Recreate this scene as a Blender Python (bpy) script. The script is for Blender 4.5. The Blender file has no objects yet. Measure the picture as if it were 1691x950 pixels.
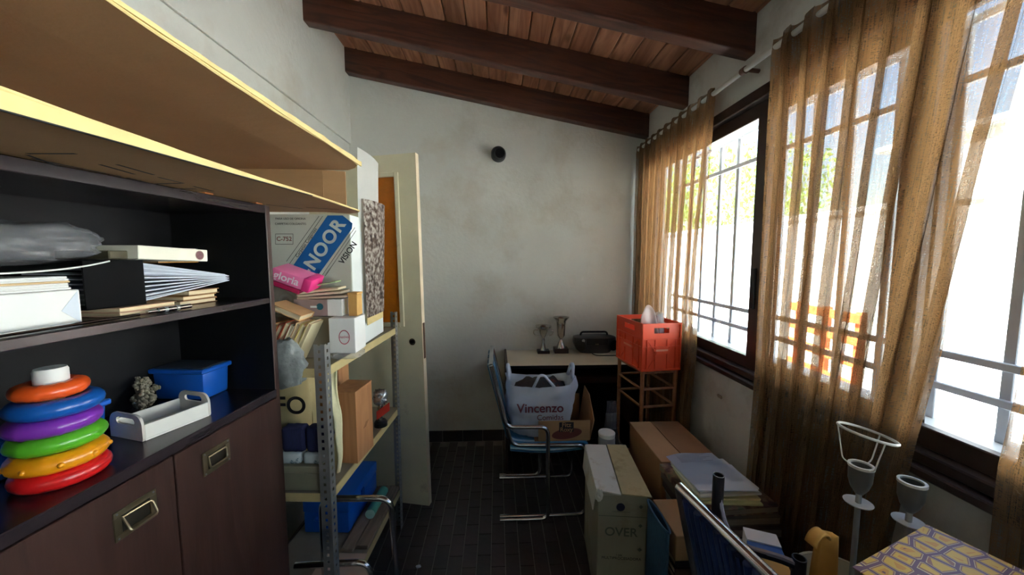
import bpy, bmesh, math, random
from mathutils import Vector, Matrix, noise, Euler
R = math.radians
PI = math.pi
random.seed(7)
sc = bpy.context.scene
COL = sc.collection

# ------------------------------------------------------------------ camera, world, sun, exposure
FPX, EYE = 600.0, 1.45
PIT = math.atan(51/600.0); YAW = R(2.38)
cd = bpy.data.cameras.new('camera'); cam = bpy.data.objects.new('camera', cd); COL.objects.link(cam)
cam.location = (0, 0, EYE); cam.rotation_euler = (PI/2-PIT, 0, -YAW)
cd.sensor_width = 36; cd.lens = FPX/1691*36; cd.clip_start = .01; cd.clip_end = 300
sc.camera = cam
w = bpy.data.worlds.new('sky'); sc.world = w; w.use_nodes = True
nt = w.node_tree; bg = nt.nodes['Background']
sky = nt.nodes.new('ShaderNodeTexSky'); sky.sky_type = 'NISHITA'; sky.sun_disc = False
sky.sun_elevation = R(48); sky.sun_rotation = R(-75); sky.air_density = 1.2; sky.dust_density = 1.0
nt.links.new(sky.outputs[0], bg.inputs[0]); bg.inputs[1].default_value = .135
sd = bpy.data.lights.new('sun', 'SUN'); sun = bpy.data.objects.new('sun', sd); COL.objects.link(sun)
sd.energy = 14.5; sd.angle = R(.6); sd.color = (.94, .98, 1)
sun.rotation_euler = Vector((.80, -.12, -.85)).to_track_quat('-Z', 'Y').to_euler()
vs = sc.view_settings
sc.display_settings.display_device = 'sRGB'
vs.view_transform = 'Standard'; vs.look = 'None'; vs.gamma = 1; vs.use_curve_mapping = False
vs.exposure = 2.58
cy = sc.cycles
cy.max_bounces = 10; cy.diffuse_bounces = 6; cy.glossy_bounces = 4; cy.transmission_bounces = 6
cy.transparent_max_bounces = 24; cy.use_denoising = True; cy.caustics_reflective = False; cy.caustics_refractive = False
cy.sample_clamp_indirect = 8

# ------------------------------------------------------------------ pixel helpers (photo frame 1691 x 950)
_r = Vector((math.cos(YAW), -math.sin(YAW), 0)); _h = Vector((math.sin(YAW), math.cos(YAW), 0))
_f = _h*math.cos(PIT) - Vector((0, 0, math.sin(PIT))); _u = _h*math.sin(PIT) + Vector((0, 0, math.cos(PIT)))
EYEV = Vector((0, 0, EYE))
def ray(x, y): return _r*((x-845.5)/FPX) - _u*((y-475)/FPX) + _f
def PZ(x, y, z): d = ray(x, y); return EYEV + d*((z-EYE)/d.z)
def PX(x, y, X): d = ray(x, y); return EYEV + d*(X/d.x)
def PY(x, y, Y): d = ray(x, y); return EYEV + d*(Y/d.y)

# ------------------------------------------------------------------ materials
def S(r, g, b):
    f = lambda c: (c/255/12.92 if c/255 <= .04045 else ((c/255+.055)/1.055)**2.4)
    return (f(r), f(g), f(b), 1)
MATS = {}
def mat(name, col, rough=.6, metal=0, var=.12, scale=8, bump=0, bscale=60, spec=.5, stretch=(1, 1, 1), stain=None, trans=0, tcol=None, alpha=1, coat=0, obj_rand=0):
    """Principled material with noise variation, optional stains, fine bump, translucency and see-through share."""
    if name in MATS: return MATS[name]
    m = bpy.data.materials.new(name); m.use_nodes = True; n = m.node_tree.nodes; L = m.node_tree.links
    p = n['Principled BSDF']; out = n['Material Output']
    tc = n.new('ShaderNodeTexCoord'); mp = n.new('ShaderNodeMapping'); mp.inputs['Scale'].default_value = stretch
    L.new(tc.outputs['Object'], mp.inputs[0])
    nz = n.new('ShaderNodeTexNoise'); nz.inputs['Scale'].default_value = scale; nz.inputs['Detail'].default_value = 6
    L.new(mp.outputs[0], nz.inputs['Vector'])
    mr = n.new('ShaderNodeMapRange'); mr.inputs[1].default_value = .3; mr.inputs[2].default_value = .7
    mr.inputs[3].default_value = 1-var; mr.inputs[4].default_value = 1+var
    L.new(nz.outputs[0], mr.inputs[0])
    mx = n.new('ShaderNodeMix'); mx.data_type = 'RGBA'; mx.blend_type = 'MULTIPLY'; mx.inputs[0].default_value = 1
    mx.inputs[6].default_value = col; L.new(mr.outputs[0], mx.inputs[7])
    c = mx.outputs[2]
    if obj_rand:
        oi = n.new('ShaderNodeObjectInfo'); m2 = n.new('ShaderNodeMapRange')
        m2.inputs[3].default_value = 1-obj_rand; m2.inputs[4].default_value = 1+obj_rand
        L.new(oi.outputs['Random'], m2.inputs[0])
        mo = n.new('ShaderNodeMix'); mo.data_type = 'RGBA'; mo.blend_type = 'MULTIPLY'; mo.inputs[0].default_value = 1
        L.new(c, mo.inputs[6]); L.new(m2.outputs[0], mo.inputs[7]); c = mo.outputs[2]
    if stain:
        scol, ssc, lo, hi = stain
        sn = n.new('ShaderNodeTexNoise'); sn.inputs['Scale'].default_value = ssc; sn.inputs['Detail'].default_value = 8; sn.inputs['Roughness'].default_value = .65
        L.new(tc.outputs['Object'], sn.inputs['Vector'])
        sr = n.new('ShaderNodeMapRange'); sr.inputs[1].default_value = lo; sr.inputs[2].default_value = hi; L.new(sn.outputs[0], sr.inputs[0])
        ms = n.new('ShaderNodeMix'); ms.data_type = 'RGBA'; L.new(sr.outputs[0], ms.inputs[0]); L.new(c, ms.inputs[6]); ms.inputs[7].default_value = scol
        c = ms.outputs[2]
    L.new(c, p.inputs['Base Color'])
    p.inputs['Roughness'].default_value = rough; p.inputs['Metallic'].default_value = metal
    p.inputs['Specular IOR Level'].default_value = spec; p.inputs['Coat Weight'].default_value = coat
    if bump:
        bn = n.new('ShaderNodeTexNoise'); bn.inputs['Scale'].default_value = bscale; bn.inputs['Detail'].default_value = 4
        L.new(mp.outputs[0], bn.inputs['Vector'])
        bp = n.new('ShaderNodeBump'); bp.inputs['Strength'].default_value = bump; bp.inputs['Distance'].default_value = .01
        L.new(bn.outputs[0], bp.inputs['Height']); L.new(bp.outputs[0], p.inputs['Normal'])
    sh = p.outputs[0]
    if trans:
        t = n.new('ShaderNodeBsdfTranslucent'); t.inputs[0].default_value = tcol or col
        a = n.new('ShaderNodeMixShader'); a.inputs[0].default_value = trans; L.new(sh, a.inputs[1]); L.new(t.outputs[0], a.inputs[2]); sh = a.outputs[0]
    if alpha < 1:
        t = n.new('ShaderNodeBsdfTransparent'); a = n.new('ShaderNodeMixShader'); a.inputs[0].default_value = alpha
        L.new(t.outputs[0], a.inputs[1]); L.new(sh, a.inputs[2]); sh = a.outputs[0]
    L.new(sh, out.inputs[0])
    MATS[name] = m
    return m
def grain(name, col, dark, axis='Y', rough=.5, knots=False, scale=1.0, obj_rand=.15, coat=0):
    """Wood: rings stretched along one local axis, optional knots, a different cut for every piece."""
    if name in MATS: return MATS[name]
    m = bpy.data.materials.new(name); m.use_nodes = True; n = m.node_tree.nodes; L = m.node_tree.links; p = n['Principled BSDF']
    tc = n.new('ShaderNodeTexCoord'); oi = n.new('ShaderNodeObjectInfo')
    sc_ = {'X': (1.5, 14, 14), 'Y': (14, 1.5, 14), 'Z': (14, 14, 1.5)}[axis]
    ml = n.new('ShaderNodeMath'); ml.operation = 'MULTIPLY'; ml.inputs[1].default_value = 37; L.new(oi.outputs['Random'], ml.inputs[0])
    ad = n.new('ShaderNodeVectorMath'); ad.operation = 'ADD'; L.new(tc.outputs['Object'], ad.inputs[0]); L.new(ml.outputs[0], ad.inputs[1])
    mp = n.new('ShaderNodeMapping'); mp.inputs['Scale'].default_value = [s*scale for s in sc_]; L.new(ad.outputs[0], mp.inputs[0])
    nz = n.new('ShaderNodeTexNoise'); nz.inputs['Scale'].default_value = 1; nz.inputs['Detail'].default_value = 5; nz.inputs['Distortion'].default_value = .6
    L.new(mp.outputs[0], nz.inputs['Vector'])
    m4 = n.new('ShaderNodeMath'); m4.operation = 'MULTIPLY'; m4.inputs[1].default_value = 9; L.new(nz.outputs[0], m4.inputs[0])
    fr = n.new('ShaderNodeMath'); fr.operation = 'PINGPONG'; fr.inputs[1].default_value = 1; L.new(m4.outputs[0], fr.inputs[0])
    mx = n.new('ShaderNodeMix'); mx.data_type = 'RGBA'; L.new(fr.outputs[0], mx.inputs[0]); mx.inputs[6].default_value = dark; mx.inputs[7].default_value = col
    c = mx.outputs[2]
    if knots:
        mk_ = n.new('ShaderNodeMapping'); mk_.inputs['Scale'].default_value = [2.6 if s < 5 else 6.5 for s in sc_]; L.new(ad.outputs[0], mk_.inputs[0])
        vo = n.new('ShaderNodeTexVoronoi'); vo.inputs['Scale'].default_value = 1; L.new(mk_.outputs[0], vo.inputs['Vector'])
        kr = n.new('ShaderNodeMapRange'); kr.inputs[1].default_value = .07; kr.inputs[2].default_value = .16; kr.inputs[3].default_value = .85; kr.inputs[4].default_value = 0
        L.new(vo.outputs['Distance'], kr.inputs[0])
        mk2 = n.new('ShaderNodeMix'); mk2.data_type = 'RGBA'; L.new(kr.outputs[0], mk2.inputs[0]); L.new(c, mk2.inputs[6]); mk2.inputs[7].default_value = (dark[0]*.25, dark[1]*.2, dark[2]*.2, 1)
        c = mk2.outputs[2]
    if obj_rand:
        m2 = n.new('ShaderNodeMapRange'); m2.inputs[3].default_value = 1-obj_rand; m2.inputs[4].default_value = 1+obj_rand
        L.new(oi.outputs['Random'], m2.inputs[0])
        mo = n.new('ShaderNodeMix'); mo.data_type = 'RGBA'; mo.blend_type = 'MULTIPLY'; mo.inputs[0].default_value = 1
        L.new(c, mo.inputs[6]); L.new(m2.outputs[0], mo.inputs[7]); c = mo.outputs[2]
    L.new(c, p.inputs['Base Color']); p.inputs['Roughness'].default_value = rough; p.inputs['Coat Weight'].default_value = coat
    bp = n.new('ShaderNodeBump'); bp.inputs['Strength'].default_value = .12; bp.inputs['Distance'].default_value = .004
    L.new(fr.outputs[0], bp.inputs['Height']); L.new(bp.outputs[0], p.inputs['Normal'])
    MATS[name] = m
    return m
def glassy(name, col, fac=.9, rough=.05):
    """Thin pane: mostly see-through (tinted), the rest a glossy reflection."""
    m = bpy.data.materials.new(name); m.use_nodes = True; n = m.node_tree.nodes; L = m.node_tree.links
    t = n.new('ShaderNodeBsdfTransparent'); t.inputs[0].default_value = col
    g = n.new('ShaderNodeBsdfGlossy'); g.inputs['Roughness'].default_value = rough
    a = n.new('ShaderNodeMixShader'); a.inputs[0].default_value = 1-fac
    L.new(t.outputs[0], a.inputs[1]); L.new(g.outputs[0], a.inputs[2]); L.new(a.outputs[0], n['Material Output'].inputs[0])
    MATS[name] = m
    return m
def weave(name, col, tcol, open_=.3):
    """Loose open-weave curtain cloth: threads along y and z, light shining through threads and gaps."""
    m = bpy.data.materials.new(name); m.use_nodes = True; n = m.node_tree.nodes; L = m.node_tree.links
    tc = n.new('ShaderNodeTexCoord'); uv = tc.outputs['UV']
    fs = []
    for s in ((500, 12, 1), (160, 480, 1)):
        mp = n.new('ShaderNodeMapping'); mp.inputs['Scale'].default_value = s; L.new(uv, mp.inputs[0])
        nz = n.new('ShaderNodeTexNoise'); nz.inputs['Scale'].default_value = 1; nz.inputs['Detail'].default_value = 2; L.new(mp.outputs[0], nz.inputs['Vector']); fs.append(nz.outputs[0])
    ad = n.new('ShaderNodeMath'); ad.operation = 'ADD'; L.new(fs[0], ad.inputs[0]); L.new(fs[1], ad.inputs[1])
    op = n.new('ShaderNodeMapRange'); op.inputs[1].default_value = .65; op.inputs[2].default_value = 1.4
    op.inputs[3].default_value = open_*.6; op.inputs[4].default_value = open_*1.4; L.new(ad.outputs[0], op.inputs[0])
    cv = n.new('ShaderNodeMapRange'); cv.inputs[1].default_value = .7; cv.inputs[2].default_value = 1.3; cv.inputs[3].default_value = 1.12; cv.inputs[4].default_value = .88; L.new(ad.outputs[0], cv.inputs[0])
    mc = n.new('ShaderNodeMix'); mc.data_type = 'RGBA'; mc.blend_type = 'MULTIPLY'; mc.inputs[0].default_value = 1; mc.inputs[6].default_value = col; L.new(cv.outputs[0], mc.inputs[7])
    d = n.new('ShaderNodeBsdfDiffuse'); L.new(mc.outputs[2], d.inputs[0])
    t = n.new('ShaderNodeBsdfTranslucent'); t.inputs[0].default_value = tcol
    a = n.new('ShaderNodeMixShader'); a.inputs[0].default_value = .30; L.new(d.outputs[0], a.inputs[1]); L.new(t.outputs[0], a.inputs[2])
    tr = n.new('ShaderNodeBsdfTransparent'); tr.inputs[0].default_value = (1, .97, .92, 1)
    b = n.new('ShaderNodeMixShader'); L.new(op.outputs[0], b.inputs[0]); L.new(a.outputs[0], b.inputs[1]); L.new(tr.outputs[0], b.inputs[2])
    L.new(b.outputs[0], n['Material Output'].inputs[0])
    MATS[name] = m
    return m
def patchwork(name):
    """Printed cover of the folder: rounded yellow cells in purple outlines."""
    m = bpy.data.materials.new(name); m.use_nodes = True; n = m.node_tree.nodes; L = m.node_tree.links; p = n['Principled BSDF']
    tc = n.new('ShaderNodeTexCoord')
    vo = n.new('ShaderNodeTexVoronoi'); vo.feature = 'DISTANCE_TO_EDGE'; vo.inputs['Scale'].default_value = 30; vo.inputs['Randomness'].default_value = .45
    v2 = n.new('ShaderNodeTexVoronoi'); v2.inputs['Scale'].default_value = 30; v2.inputs['Randomness'].default_value = .6
    mp = n.new('ShaderNodeMapping'); mp.inputs['Scale'].default_value = (1, 1, .01); L.new(tc.outputs['Object'], mp.inputs[0])
    L.new(mp.outputs[0], vo.inputs['Vector']); L.new(mp.outputs[0], v2.inputs['Vector'])
    cr = n.new('ShaderNodeValToRGB'); e = cr.color_ramp; e.interpolation = 'CONSTANT'
    e.elements[0].position = 0; e.elements[0].color = S(122, 84, 100)
    e.elements[1].position = .075; e.elements[1].color = S(236, 216, 160)
    for pos, c in ((.10, S(166, 112, 86)), (.15, S(232, 190, 80)), (.30, S(226, 160, 60)), (.40, S(120, 70, 80))):
        el = e.elements.new(pos); el.color = c
    L.new(vo.outputs['Distance'], cr.inputs[0]); L.new(cr.outputs[0], p.inputs['Base Color']); p.inputs['Roughness'].default_value = .45
    MATS[name] = m
    return m
def print_photo(name, cols, scale=30):
    """Dense printed picture: blotches of a few colours."""
    m = bpy.data.materials.new(name); m.use_nodes = True; n = m.node_tree.nodes; L = m.node_tree.links; p = n['Principled BSDF']
    tc = n.new('ShaderNodeTexCoord'); nz = n.new('ShaderNodeTexNoise'); nz.inputs['Scale'].default_value = scale; nz.inputs['Detail'].default_value = 3
    L.new(tc.outputs['Object'], nz.inputs['Vector'])
    cr = n.new('ShaderNodeValToRGB'); e = cr.color_ramp
    for i, c in enumerate(cols):
        pos = .32+.36*i/(len(cols)-1)
        if i < 2: e.elements[i].position = pos; e.elements[i].color = c
        else: el = e.elements.new(pos); el.color = c
    L.new(nz.outputs[0], cr.inputs[0]); L.new(cr.outputs[0], p.inputs['Base Color']); p.inputs['Roughness'].default_value = .5
    MATS[name] = m
    return m

PLASTER = mat('plaster', S(208, 209, 203), .9, var=.05, scale=3, bump=.25, bscale=35, stain=(S(190, 184, 170), 2.3, .52, .78))
PLASTER_R = mat('plaster_damp', S(196, 196, 190), .9, var=.07, scale=4, bump=.3, bscale=30, stain=(S(160, 152, 140), 3.5, .5, .75))
WOODC = grain('ceiling_board_wood', S(192, 140, 110), S(148, 98, 74), 'Y', .5, knots=True, obj_rand=.16, scale=.7)
BEAM = grain('beam_wood', S(96, 58, 44), S(62, 36, 28), 'X', .45, obj_rand=.08)
DARKW = grain('dark_veneer', S(66, 44, 38), S(54, 35, 30), 'Z', .38, scale=.8, obj_rand=.05)
DARKT = mat('dark_veneer_top', S(44, 36, 40), .25, var=.15, scale=6, stretch=(12, 1, 12))
BLACKW = mat('near_black', S(10, 10, 13), .6, spec=.25, var=.15)
CARD = mat('cardboard', S(170, 134, 94), .85, var=.07, scale=5, bump=.05, bscale=120, stretch=(1, 1, 6))
CARD_D = mat('cardboard_brown', S(152, 112, 76), .85, var=.09, scale=6, bump=.05)
CARD_Y = mat('cardboard_edge', S(226, 204, 142), .85, var=.08, scale=20)
CARD_O = mat('carton_grey_green', S(148, 144, 122), .85, var=.10, scale=5, stain=(S(132, 122, 92), 6, .55, .75))
CARD_W = mat('carton_dusty_white', S(214, 214, 204), .8, var=.07, scale=6, stain=(S(168, 150, 108), 7, .55, .72))
CHROME = mat('chrome', S(205, 208, 210), .16, 1, var=.08)
STEEL = mat('galvanised_steel', S(176, 178, 176), .38, .75, var=.12, scale=20)
SHELFP = mat('shelf_beige_paint', S(206, 188, 134), .5, var=.1, scale=10, stain=(S(140, 120, 84), 9, .6, .8))
SHELFT = mat('shelf_dusty_top', S(150, 140, 120), .7, var=.12, scale=8)
BRONZE = mat('window_frame_brown', S(62, 49, 46), .35, .2, var=.1)
WHITE = mat('white_paint', S(226, 226, 220), .5, var=.04)
PAPER = mat('paper_white', S(236, 237, 234), .75, var=.03)
PAPER_B = mat('paper_bluish', S(214, 222, 232), .7, var=.04)
PAPER_O = mat('paper_aged', S(212, 184, 140), .8, var=.12, scale=20, stretch=(1, 1, 30))
PAGES = mat('book_pages', S(224, 206, 170), .8, var=.14, scale=14, stretch=(1, 1, 40))
TILE = mat('floor_tile', S(58, 50, 50), .36, var=.16, scale=9, bump=.12, bscale=40, obj_rand=.22)
MORTAR = mat('mortar', S(128, 122, 118), .9, var=.2, scale=20)
BLACK = mat('black_plastic', S(12, 12, 15), .4, spec=.35, var=.1)
INK = mat('black_ink', S(34, 32, 34), .7, var=.05)
BLUE = mat('blue_plastic', S(24, 92, 190), .32, var=.06, coat=.2)
BLUED = mat('blue_case', S(20, 104, 206), .4, var=.08)
CORD = mat('blue_cord', S(44, 116, 160), .4, var=.2, scale=16, obj_rand=.3)
CORD_SHADE = mat('shaded_blue_cord', S(32, 48, 92), .45, var=.2, scale=16, obj_rand=.2)  # blue cord of the near chair, its back-lit shade put into the colour
CORDW = mat('pale_cord', S(170, 200, 214), .4, var=.1)
BAGW = mat('white_bag_film', S(226, 232, 242), .35, var=.05, trans=.3, tcol=S(220, 230, 250), bump=.3, bscale=25)
CLEAR = mat('clear_film', S(200, 204, 208), .18, var=.1, alpha=.32, bump=.5, bscale=30)
CLEARG = mat('grey_film', S(128, 130, 134), .12, var=.25, alpha=.42, bump=1.0, bscale=16)
RED = mat('red_card', S(190, 52, 36), .6, var=.08)
ORANGE = mat('orange_crate', S(238, 84, 46), .42, var=.06, scale=5)
RATTAN = mat('rattan_cane', S(150, 96, 62), .5, var=.22, scale=25)
CURT = weave('curtain_weave', S(104, 82, 60), S(168, 126, 82), .265)

# ------------------------------------------------------------------ mesh helpers
def nb(): return bmesh.new()
def bxa(bm, x0, x1, y0, y1, z0, z1):
    vs_ = [bm.verts.new((x, y, z)) for z in (z0, z1) for y in (y0, y1) for x in (x0, x1)]
    for f in ((0, 2, 3, 1), (4, 5, 7, 6), (0, 1, 5, 4), (2, 6, 7, 3), (0, 4, 6, 2), (1, 3, 7, 5)):
        bm.faces.new([vs_[i] for i in f])
    return bm
def bx(x0, x1, y0, y1, z0, z1, bev=0, seg=1):
    bm = bxa(nb(), min(x0, x1), max(x0, x1), min(y0, y1), max(y0, y1), min(z0, z1), max(z0, z1))
    if bev: bmesh.ops.bevel(bm, geom=list(bm.edges), offset=bev, segments=seg, affect='EDGES', profile=.5)
    return bm
def xf(bm, M):
    bmesh.ops.transform(bm, matrix=M, verts=bm.verts); return bm
def join(*bms):
    a = bms[0]
    for b in bms[1:]:
        me = bpy.data.meshes.new('t'); b.to_mesh(me); a.from_mesh(me); bpy.data.meshes.remove(me); b.free()
    return a
def fil(pts, rad, n=6):
    pts = [Vector(p) for p in pts]; out = [pts[0]]
    for i in range(1, len(pts)-1):
        a, b, c = pts[i-1], pts[i], pts[i+1]
        d1 = (a-b); d2 = (c-b); r_ = min(rad, d1.length*.49, d2.length*.49)
        p, q = b+d1.normalized()*r_, b+d2.normalized()*r_
        for k in range(n+1):
            t = k/n; out.append(p*(1-t)**2 + b*2*t*(1-t) + q*t*t)
    out.append(pts[-1]); return out
def tube(pts, r, seg=10, closed=False, bm=None, caps=True, rr=None):
    bm = bm or nb(); pts = [Vector(p) for p in pts]; n = len(pts); rings = []
    t0 = (pts[1]-pts[0]).normalized(); u = t0.orthogonal().normalized()
    for i, p in enumerate(pts):
        if closed: t = (pts[(i+1) % n]-pts[i-1]).normalized()
        else: t = (pts[min(i+1, n-1)]-pts[max(i-1, 0)]).normalized()
        u = (u - t*u.dot(t)); u = u.normalized() if u.length > 1e-6 else t.orthogonal().normalized(); v = t.cross(u)
        ri = rr[i] if rr else r
        rings.append([bm.verts.new(p+(u*math.cos(2*PI*k/seg)+v*math.sin(2*PI*k/seg))*ri) for k in range(seg)])
    for i in range(n if closed else n-1):
        a, b = rings[i], rings[(i+1) % n]
        for k in range(seg): bm.faces.new((a[k], a[(k+1) % seg], b[(k+1) % seg], b[k]))
    if caps and not closed:
        bm.faces.new(rings[0][::-1]); bm.faces.new(rings[-1])
    return bm
def lathe(prof, seg=28, bm=None, loop=False):
    bm = bm or nb(); rings = []
    for r_, z in prof:
        rings.append([bm.verts.new((r_*math.cos(2*PI*k/seg), r_*math.sin(2*PI*k/seg), z)) for k in range(seg)])
    for a, b in zip(rings, rings[1:]):
        for k in range(seg): bm.faces.new((a[k], a[(k+1) % seg], b[(k+1) % seg], b[k]))
    if loop:
        for k in range(seg): bm.faces.new((rings[-1][k], rings[-1][(k+1) % seg], rings[0][(k+1) % seg], rings[0][k]))
    else:
        if prof[0][0] > 1e-4: bm.faces.new(rings[0][::-1])
        if prof[-1][0] > 1e-4: bm.faces.new(rings[-1])
    bmesh.ops.remove_doubles(bm, verts=bm.verts, dist=1e-5)
    return bm
def prism(poly, d, bm=None):
    """polygon of 3-D points swept by vector d"""
    bm = bm or nb(); d = Vector(d)
    a = [bm.verts.new(Vector(p)) for p in poly]; b = [bm.verts.new(Vector(p)+d) for p in poly]; n = len(poly)
    bm.faces.new(a[::-1]); bm.faces.new(b)
    for k in range(n): bm.faces.new((a[k], a[(k+1) % n], b[(k+1) % n], b[k]))
    bmesh.ops.recalc_face_normals(bm, faces=bm.faces)
    return bm
def grid(nu, nv, fn, uv=None, bm=None):
    bm = bm or nb(); V = [[bm.verts.new(fn(i/nu, j/nv)) for j in range(nv+1)] for i in range(nu+1)]
    lay = bm.loops.layers.uv.new('UVMap') if uv else None
    for i in range(nu):
        for j in range(nv):
            f = bm.faces.new((V[i][j], V[i+1][j], V[i+1][j+1], V[i][j+1]))
            if uv:
                for lp, (a, b) in zip(f.loops, ((i, j), (i+1, j), (i+1, j+1), (i, j+1))): lp[lay].uv = (a/nu*uv[0], b/nv*uv[1])
    return bm
def blob(sx, sy, sz, seed=0, amp=.12, freq=3, power=3.0, nu=28, nv=18, crease=0):
    """crumpled soft body resting on z = 0: rounded box pushed in and out by noise"""
    bm = nb(); bmesh.ops.create_uvsphere(bm, u_segments=nu, v_segments=nv, radius=1)
    off = Vector((seed*7.3, seed*3.1, seed*1.7))
    for v in bm.verts:
        c = v.co.normalized()
        k = (abs(c.x)**power+abs(c.y)**power+abs(c.z)**power)**(-1/power)
        q = c*k; s = 1+amp*noise.noise(q*freq+off)
        if crease: s += crease*(abs(noise.noise(q*freq*2.2+off))-.25)
        v.co = Vector((q.x*sx/2*s, q.y*sy/2*s, max(q.z*s, -1)*sz/2+sz/2))
    return bm
def rbox(sx, sy, sz, bev=.004, seg=2): return bx(-sx/2, sx/2, -sy/2, sy/2, 0, sz, bev, seg)

def mk(name, bm, m, parent=None, smooth=False, loc=None, rot=None):
    me = bpy.data.meshes.new(name); bmesh.ops.recalc_face_normals(bm, faces=bm.faces) if not any(f.material_index == 9 for f in bm.faces) else None
    bm.to_mesh(me); bm.free()
    if m: me.materials.append(m)
    if smooth:
        me.shade_smooth()
        if smooth != 'all': me.set_sharp_from_angle(angle=R(38))
    o = bpy.data.objects.new(name, me); COL.objects.link(o)
    if parent: o.parent = parent
    if loc is not None: o.location = loc
    if rot is not None: o.rotation_euler = rot
    return o
def tag(o, label, cat, group=None):
    o['label'] = label; o['category'] = cat
    if group: o['group'] = group
    return o
def thing(name, label, cat, loc=(0, 0, 0), rz=0, group=None, rot=None):
    o = bpy.data.objects.new(name, None); COL.objects.link(o); o.empty_display_size = .05
    o.location = loc; o.rotation_euler = rot if rot else (0, 0, rz)
    return tag(o, label, cat, group)
def struct(name, bm, m, parent=None, smooth=False, label=None):
    o = mk(name, bm, m, parent, smooth)
    if not parent: o['kind'] = 'structure'
    if label: o['label'] = label
    return o
def copy_of(o, parent, loc=None, rot=None):
    c = o.copy(); COL.objects.link(c); c.parent = parent
    if loc is not None: c.location = loc
    if rot is not None: c.rotation_euler = rot
    return c
def lettering(body, size, m, parent, loc, rot, align='CENTER', name='lettering', bold=0, sx=1, spacing=1):
    """flat printed letters lying just proud of a surface"""
    cu = bpy.data.curves.new('txt', 'FONT'); cu.body = body; cu.size = size; cu.align_x = align; cu.align_y = 'CENTER'
    cu.offset = bold; cu.extrude = .0002; cu.space_character = spacing
    o = bpy.data.objects.new('txt', cu); COL.objects.link(o)
    me = bpy.data.meshes.new_from_object(o.evaluated_get(bpy.context.evaluated_depsgraph_get()))
    bpy.data.objects.remove(o); bpy.data.curves.remove(cu)
    me.name = name; me.materials.clear(); me.materials.append(m)
    t = bpy.data.objects.new(name, me); COL.objects.link(t); t.parent = parent; t.location = loc; t.rotation_euler = rot; t.scale = (sx, 1, 1)
    return t
FRONT = (PI/2, 0, 0)          # text facing -y

# ================================================================== THE ROOM
XL, XR, YB, YF = -1.07, 1.115, 2.77, -1.3
SL = math.atan(.42/2.185)     # ceiling falls towards the window wall
# floor: mortar bed with proud tiles
fl = struct('floor', bx(XL-.2, XR+.2, YF-.2, YB+.2, -.12, -.004), MORTAR, label='dark brick-pattern tile floor with pale mortar joints')
TW, TL = .0685, .1375
tile_me = None; rest = nb()
ncol = int((XR-XL)/TW)+1
for i in range(ncol+1):
    x = XL+.01+TW*(i+.5)
    if x > XR-.02: continue
    for j in range(int((YB-YF)/TL)+2):
        y = YF+TL*(j+(.5 if i % 2 else 0))
        if y+TL/2 > YB-.01 or y-TL/2 < YF: continue
        vis = -.56 < x < .66 and y > 1.27
        if vis:
            if tile_me is None:
                b = bx(-TW/2+.002, TW/2-.002, -TL/2+.002, TL/2-.002, -.006, 0, .0012)
                o = mk('tile', b, TILE, fl); tile_me = o.data
            else:
                o = bpy.data.objects.new('tile', tile_me); COL.objects.link(o); o.parent = fl
            o.location = (x, y, random.uniform(-.0006, .0004)); o.rotation_euler = (random.uniform(-.004, .004), random.uniform(-.004, .004), 0)
        else: bxa(rest, x-TW/2+.002, x+TW/2-.002, y-TL/2+.002, y+TL/2-.002, -.006, 0)
o = mk('tile_field', rest, TILE, fl); o['kind'] = 'stuff'
# walls
struct('wall_left', bx(XL-.15, XL, YF-.15, YB+.15, 0, 3.15), PLASTER, label='pale plaster wall behind the shelving')
struct('trim_1', bx(XL, XL+.016, .2, YB, 2.262, 3.1, .003), PLASTER, label='thicker upper layer of plaster with a ledge along the left wall')
struct('wall_back', bx(XL, XR, YB, YB+.15, 0, 3.15), PLASTER, label='pale stained plaster wall behind the desk')
struct('wall_front', bx(XL, XR, YF-.15, YF, 0, 3.15), PLASTER, label='pale plaster wall at the near end')
WZ0, WZ1, WY0, WY1 = .915, 2.155, -.95, 2.735
struct('wall_right', join(bx(XR, XR+.16, YF-.15, YB+.15, 0, WZ0), bx(XR, XR+.16, YF-.15, YB+.15, WZ1, 3.15),
       bx(XR, XR+.16, WY1, YB+.15, WZ0, WZ1), bx(XR, XR+.16, YF-.15, WY0, WZ0, WZ1)), PLASTER_R, label='grey stained plaster wall below and above the window')
bb = None
for k in range(14):
    x0 = XL+.014+k*.157
    if x0+.15 > XR: break
    q = bx(x0, x0+.153, YB-.012, YB, 0, .088, .002)
    if bb is None: bb = struct('baseboard_back', bx(XL+.013, XR, YB-.004, YB, 0, .086), MORTAR, label='black tile skirting along the back wall')
    mk('tile', q, TILE, bb)
# sloping boarded ceiling: boards, beams, deck added above to stop light leaks
ce = struct('ceiling', bx(-.08, 2.36, YF-.2, YB+.2, .19, .24), BLACKW, label='sloping ceiling of varnished reddish boards on beams')
ce.location = (XL, 0, 2.745); ce.rotation_euler = (0, SL, 0)
PWID = .1175
for k in range(20):
    x0 = -.05+k*PWID
    b = bx(x0+.0025, x0+PWID-.0025, YF, YB, .158, .192)
    bmesh.ops.bevel(b, geom=[e for e in b.edges if abs(e.verts[0].co.z-.158) < 1e-5 and abs(e.verts[1].co.z-.158) < 1e-5 and abs(e.verts[0].co.x-e.verts[1].co.x) < 1e-5], offset=.006, segments=1, affect='EDGES')
    mk('board', b, WOODC, ce)
for y in (2.70, 2.15, 1.60, 1.05, .50, -.05, -.6, -1.15):
    mk('beam', bx(-.03 if y > 2.6 else -.03, 2.27, y, y+.068, -.002, .165, .006, 2), BEAM, ce)
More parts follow.
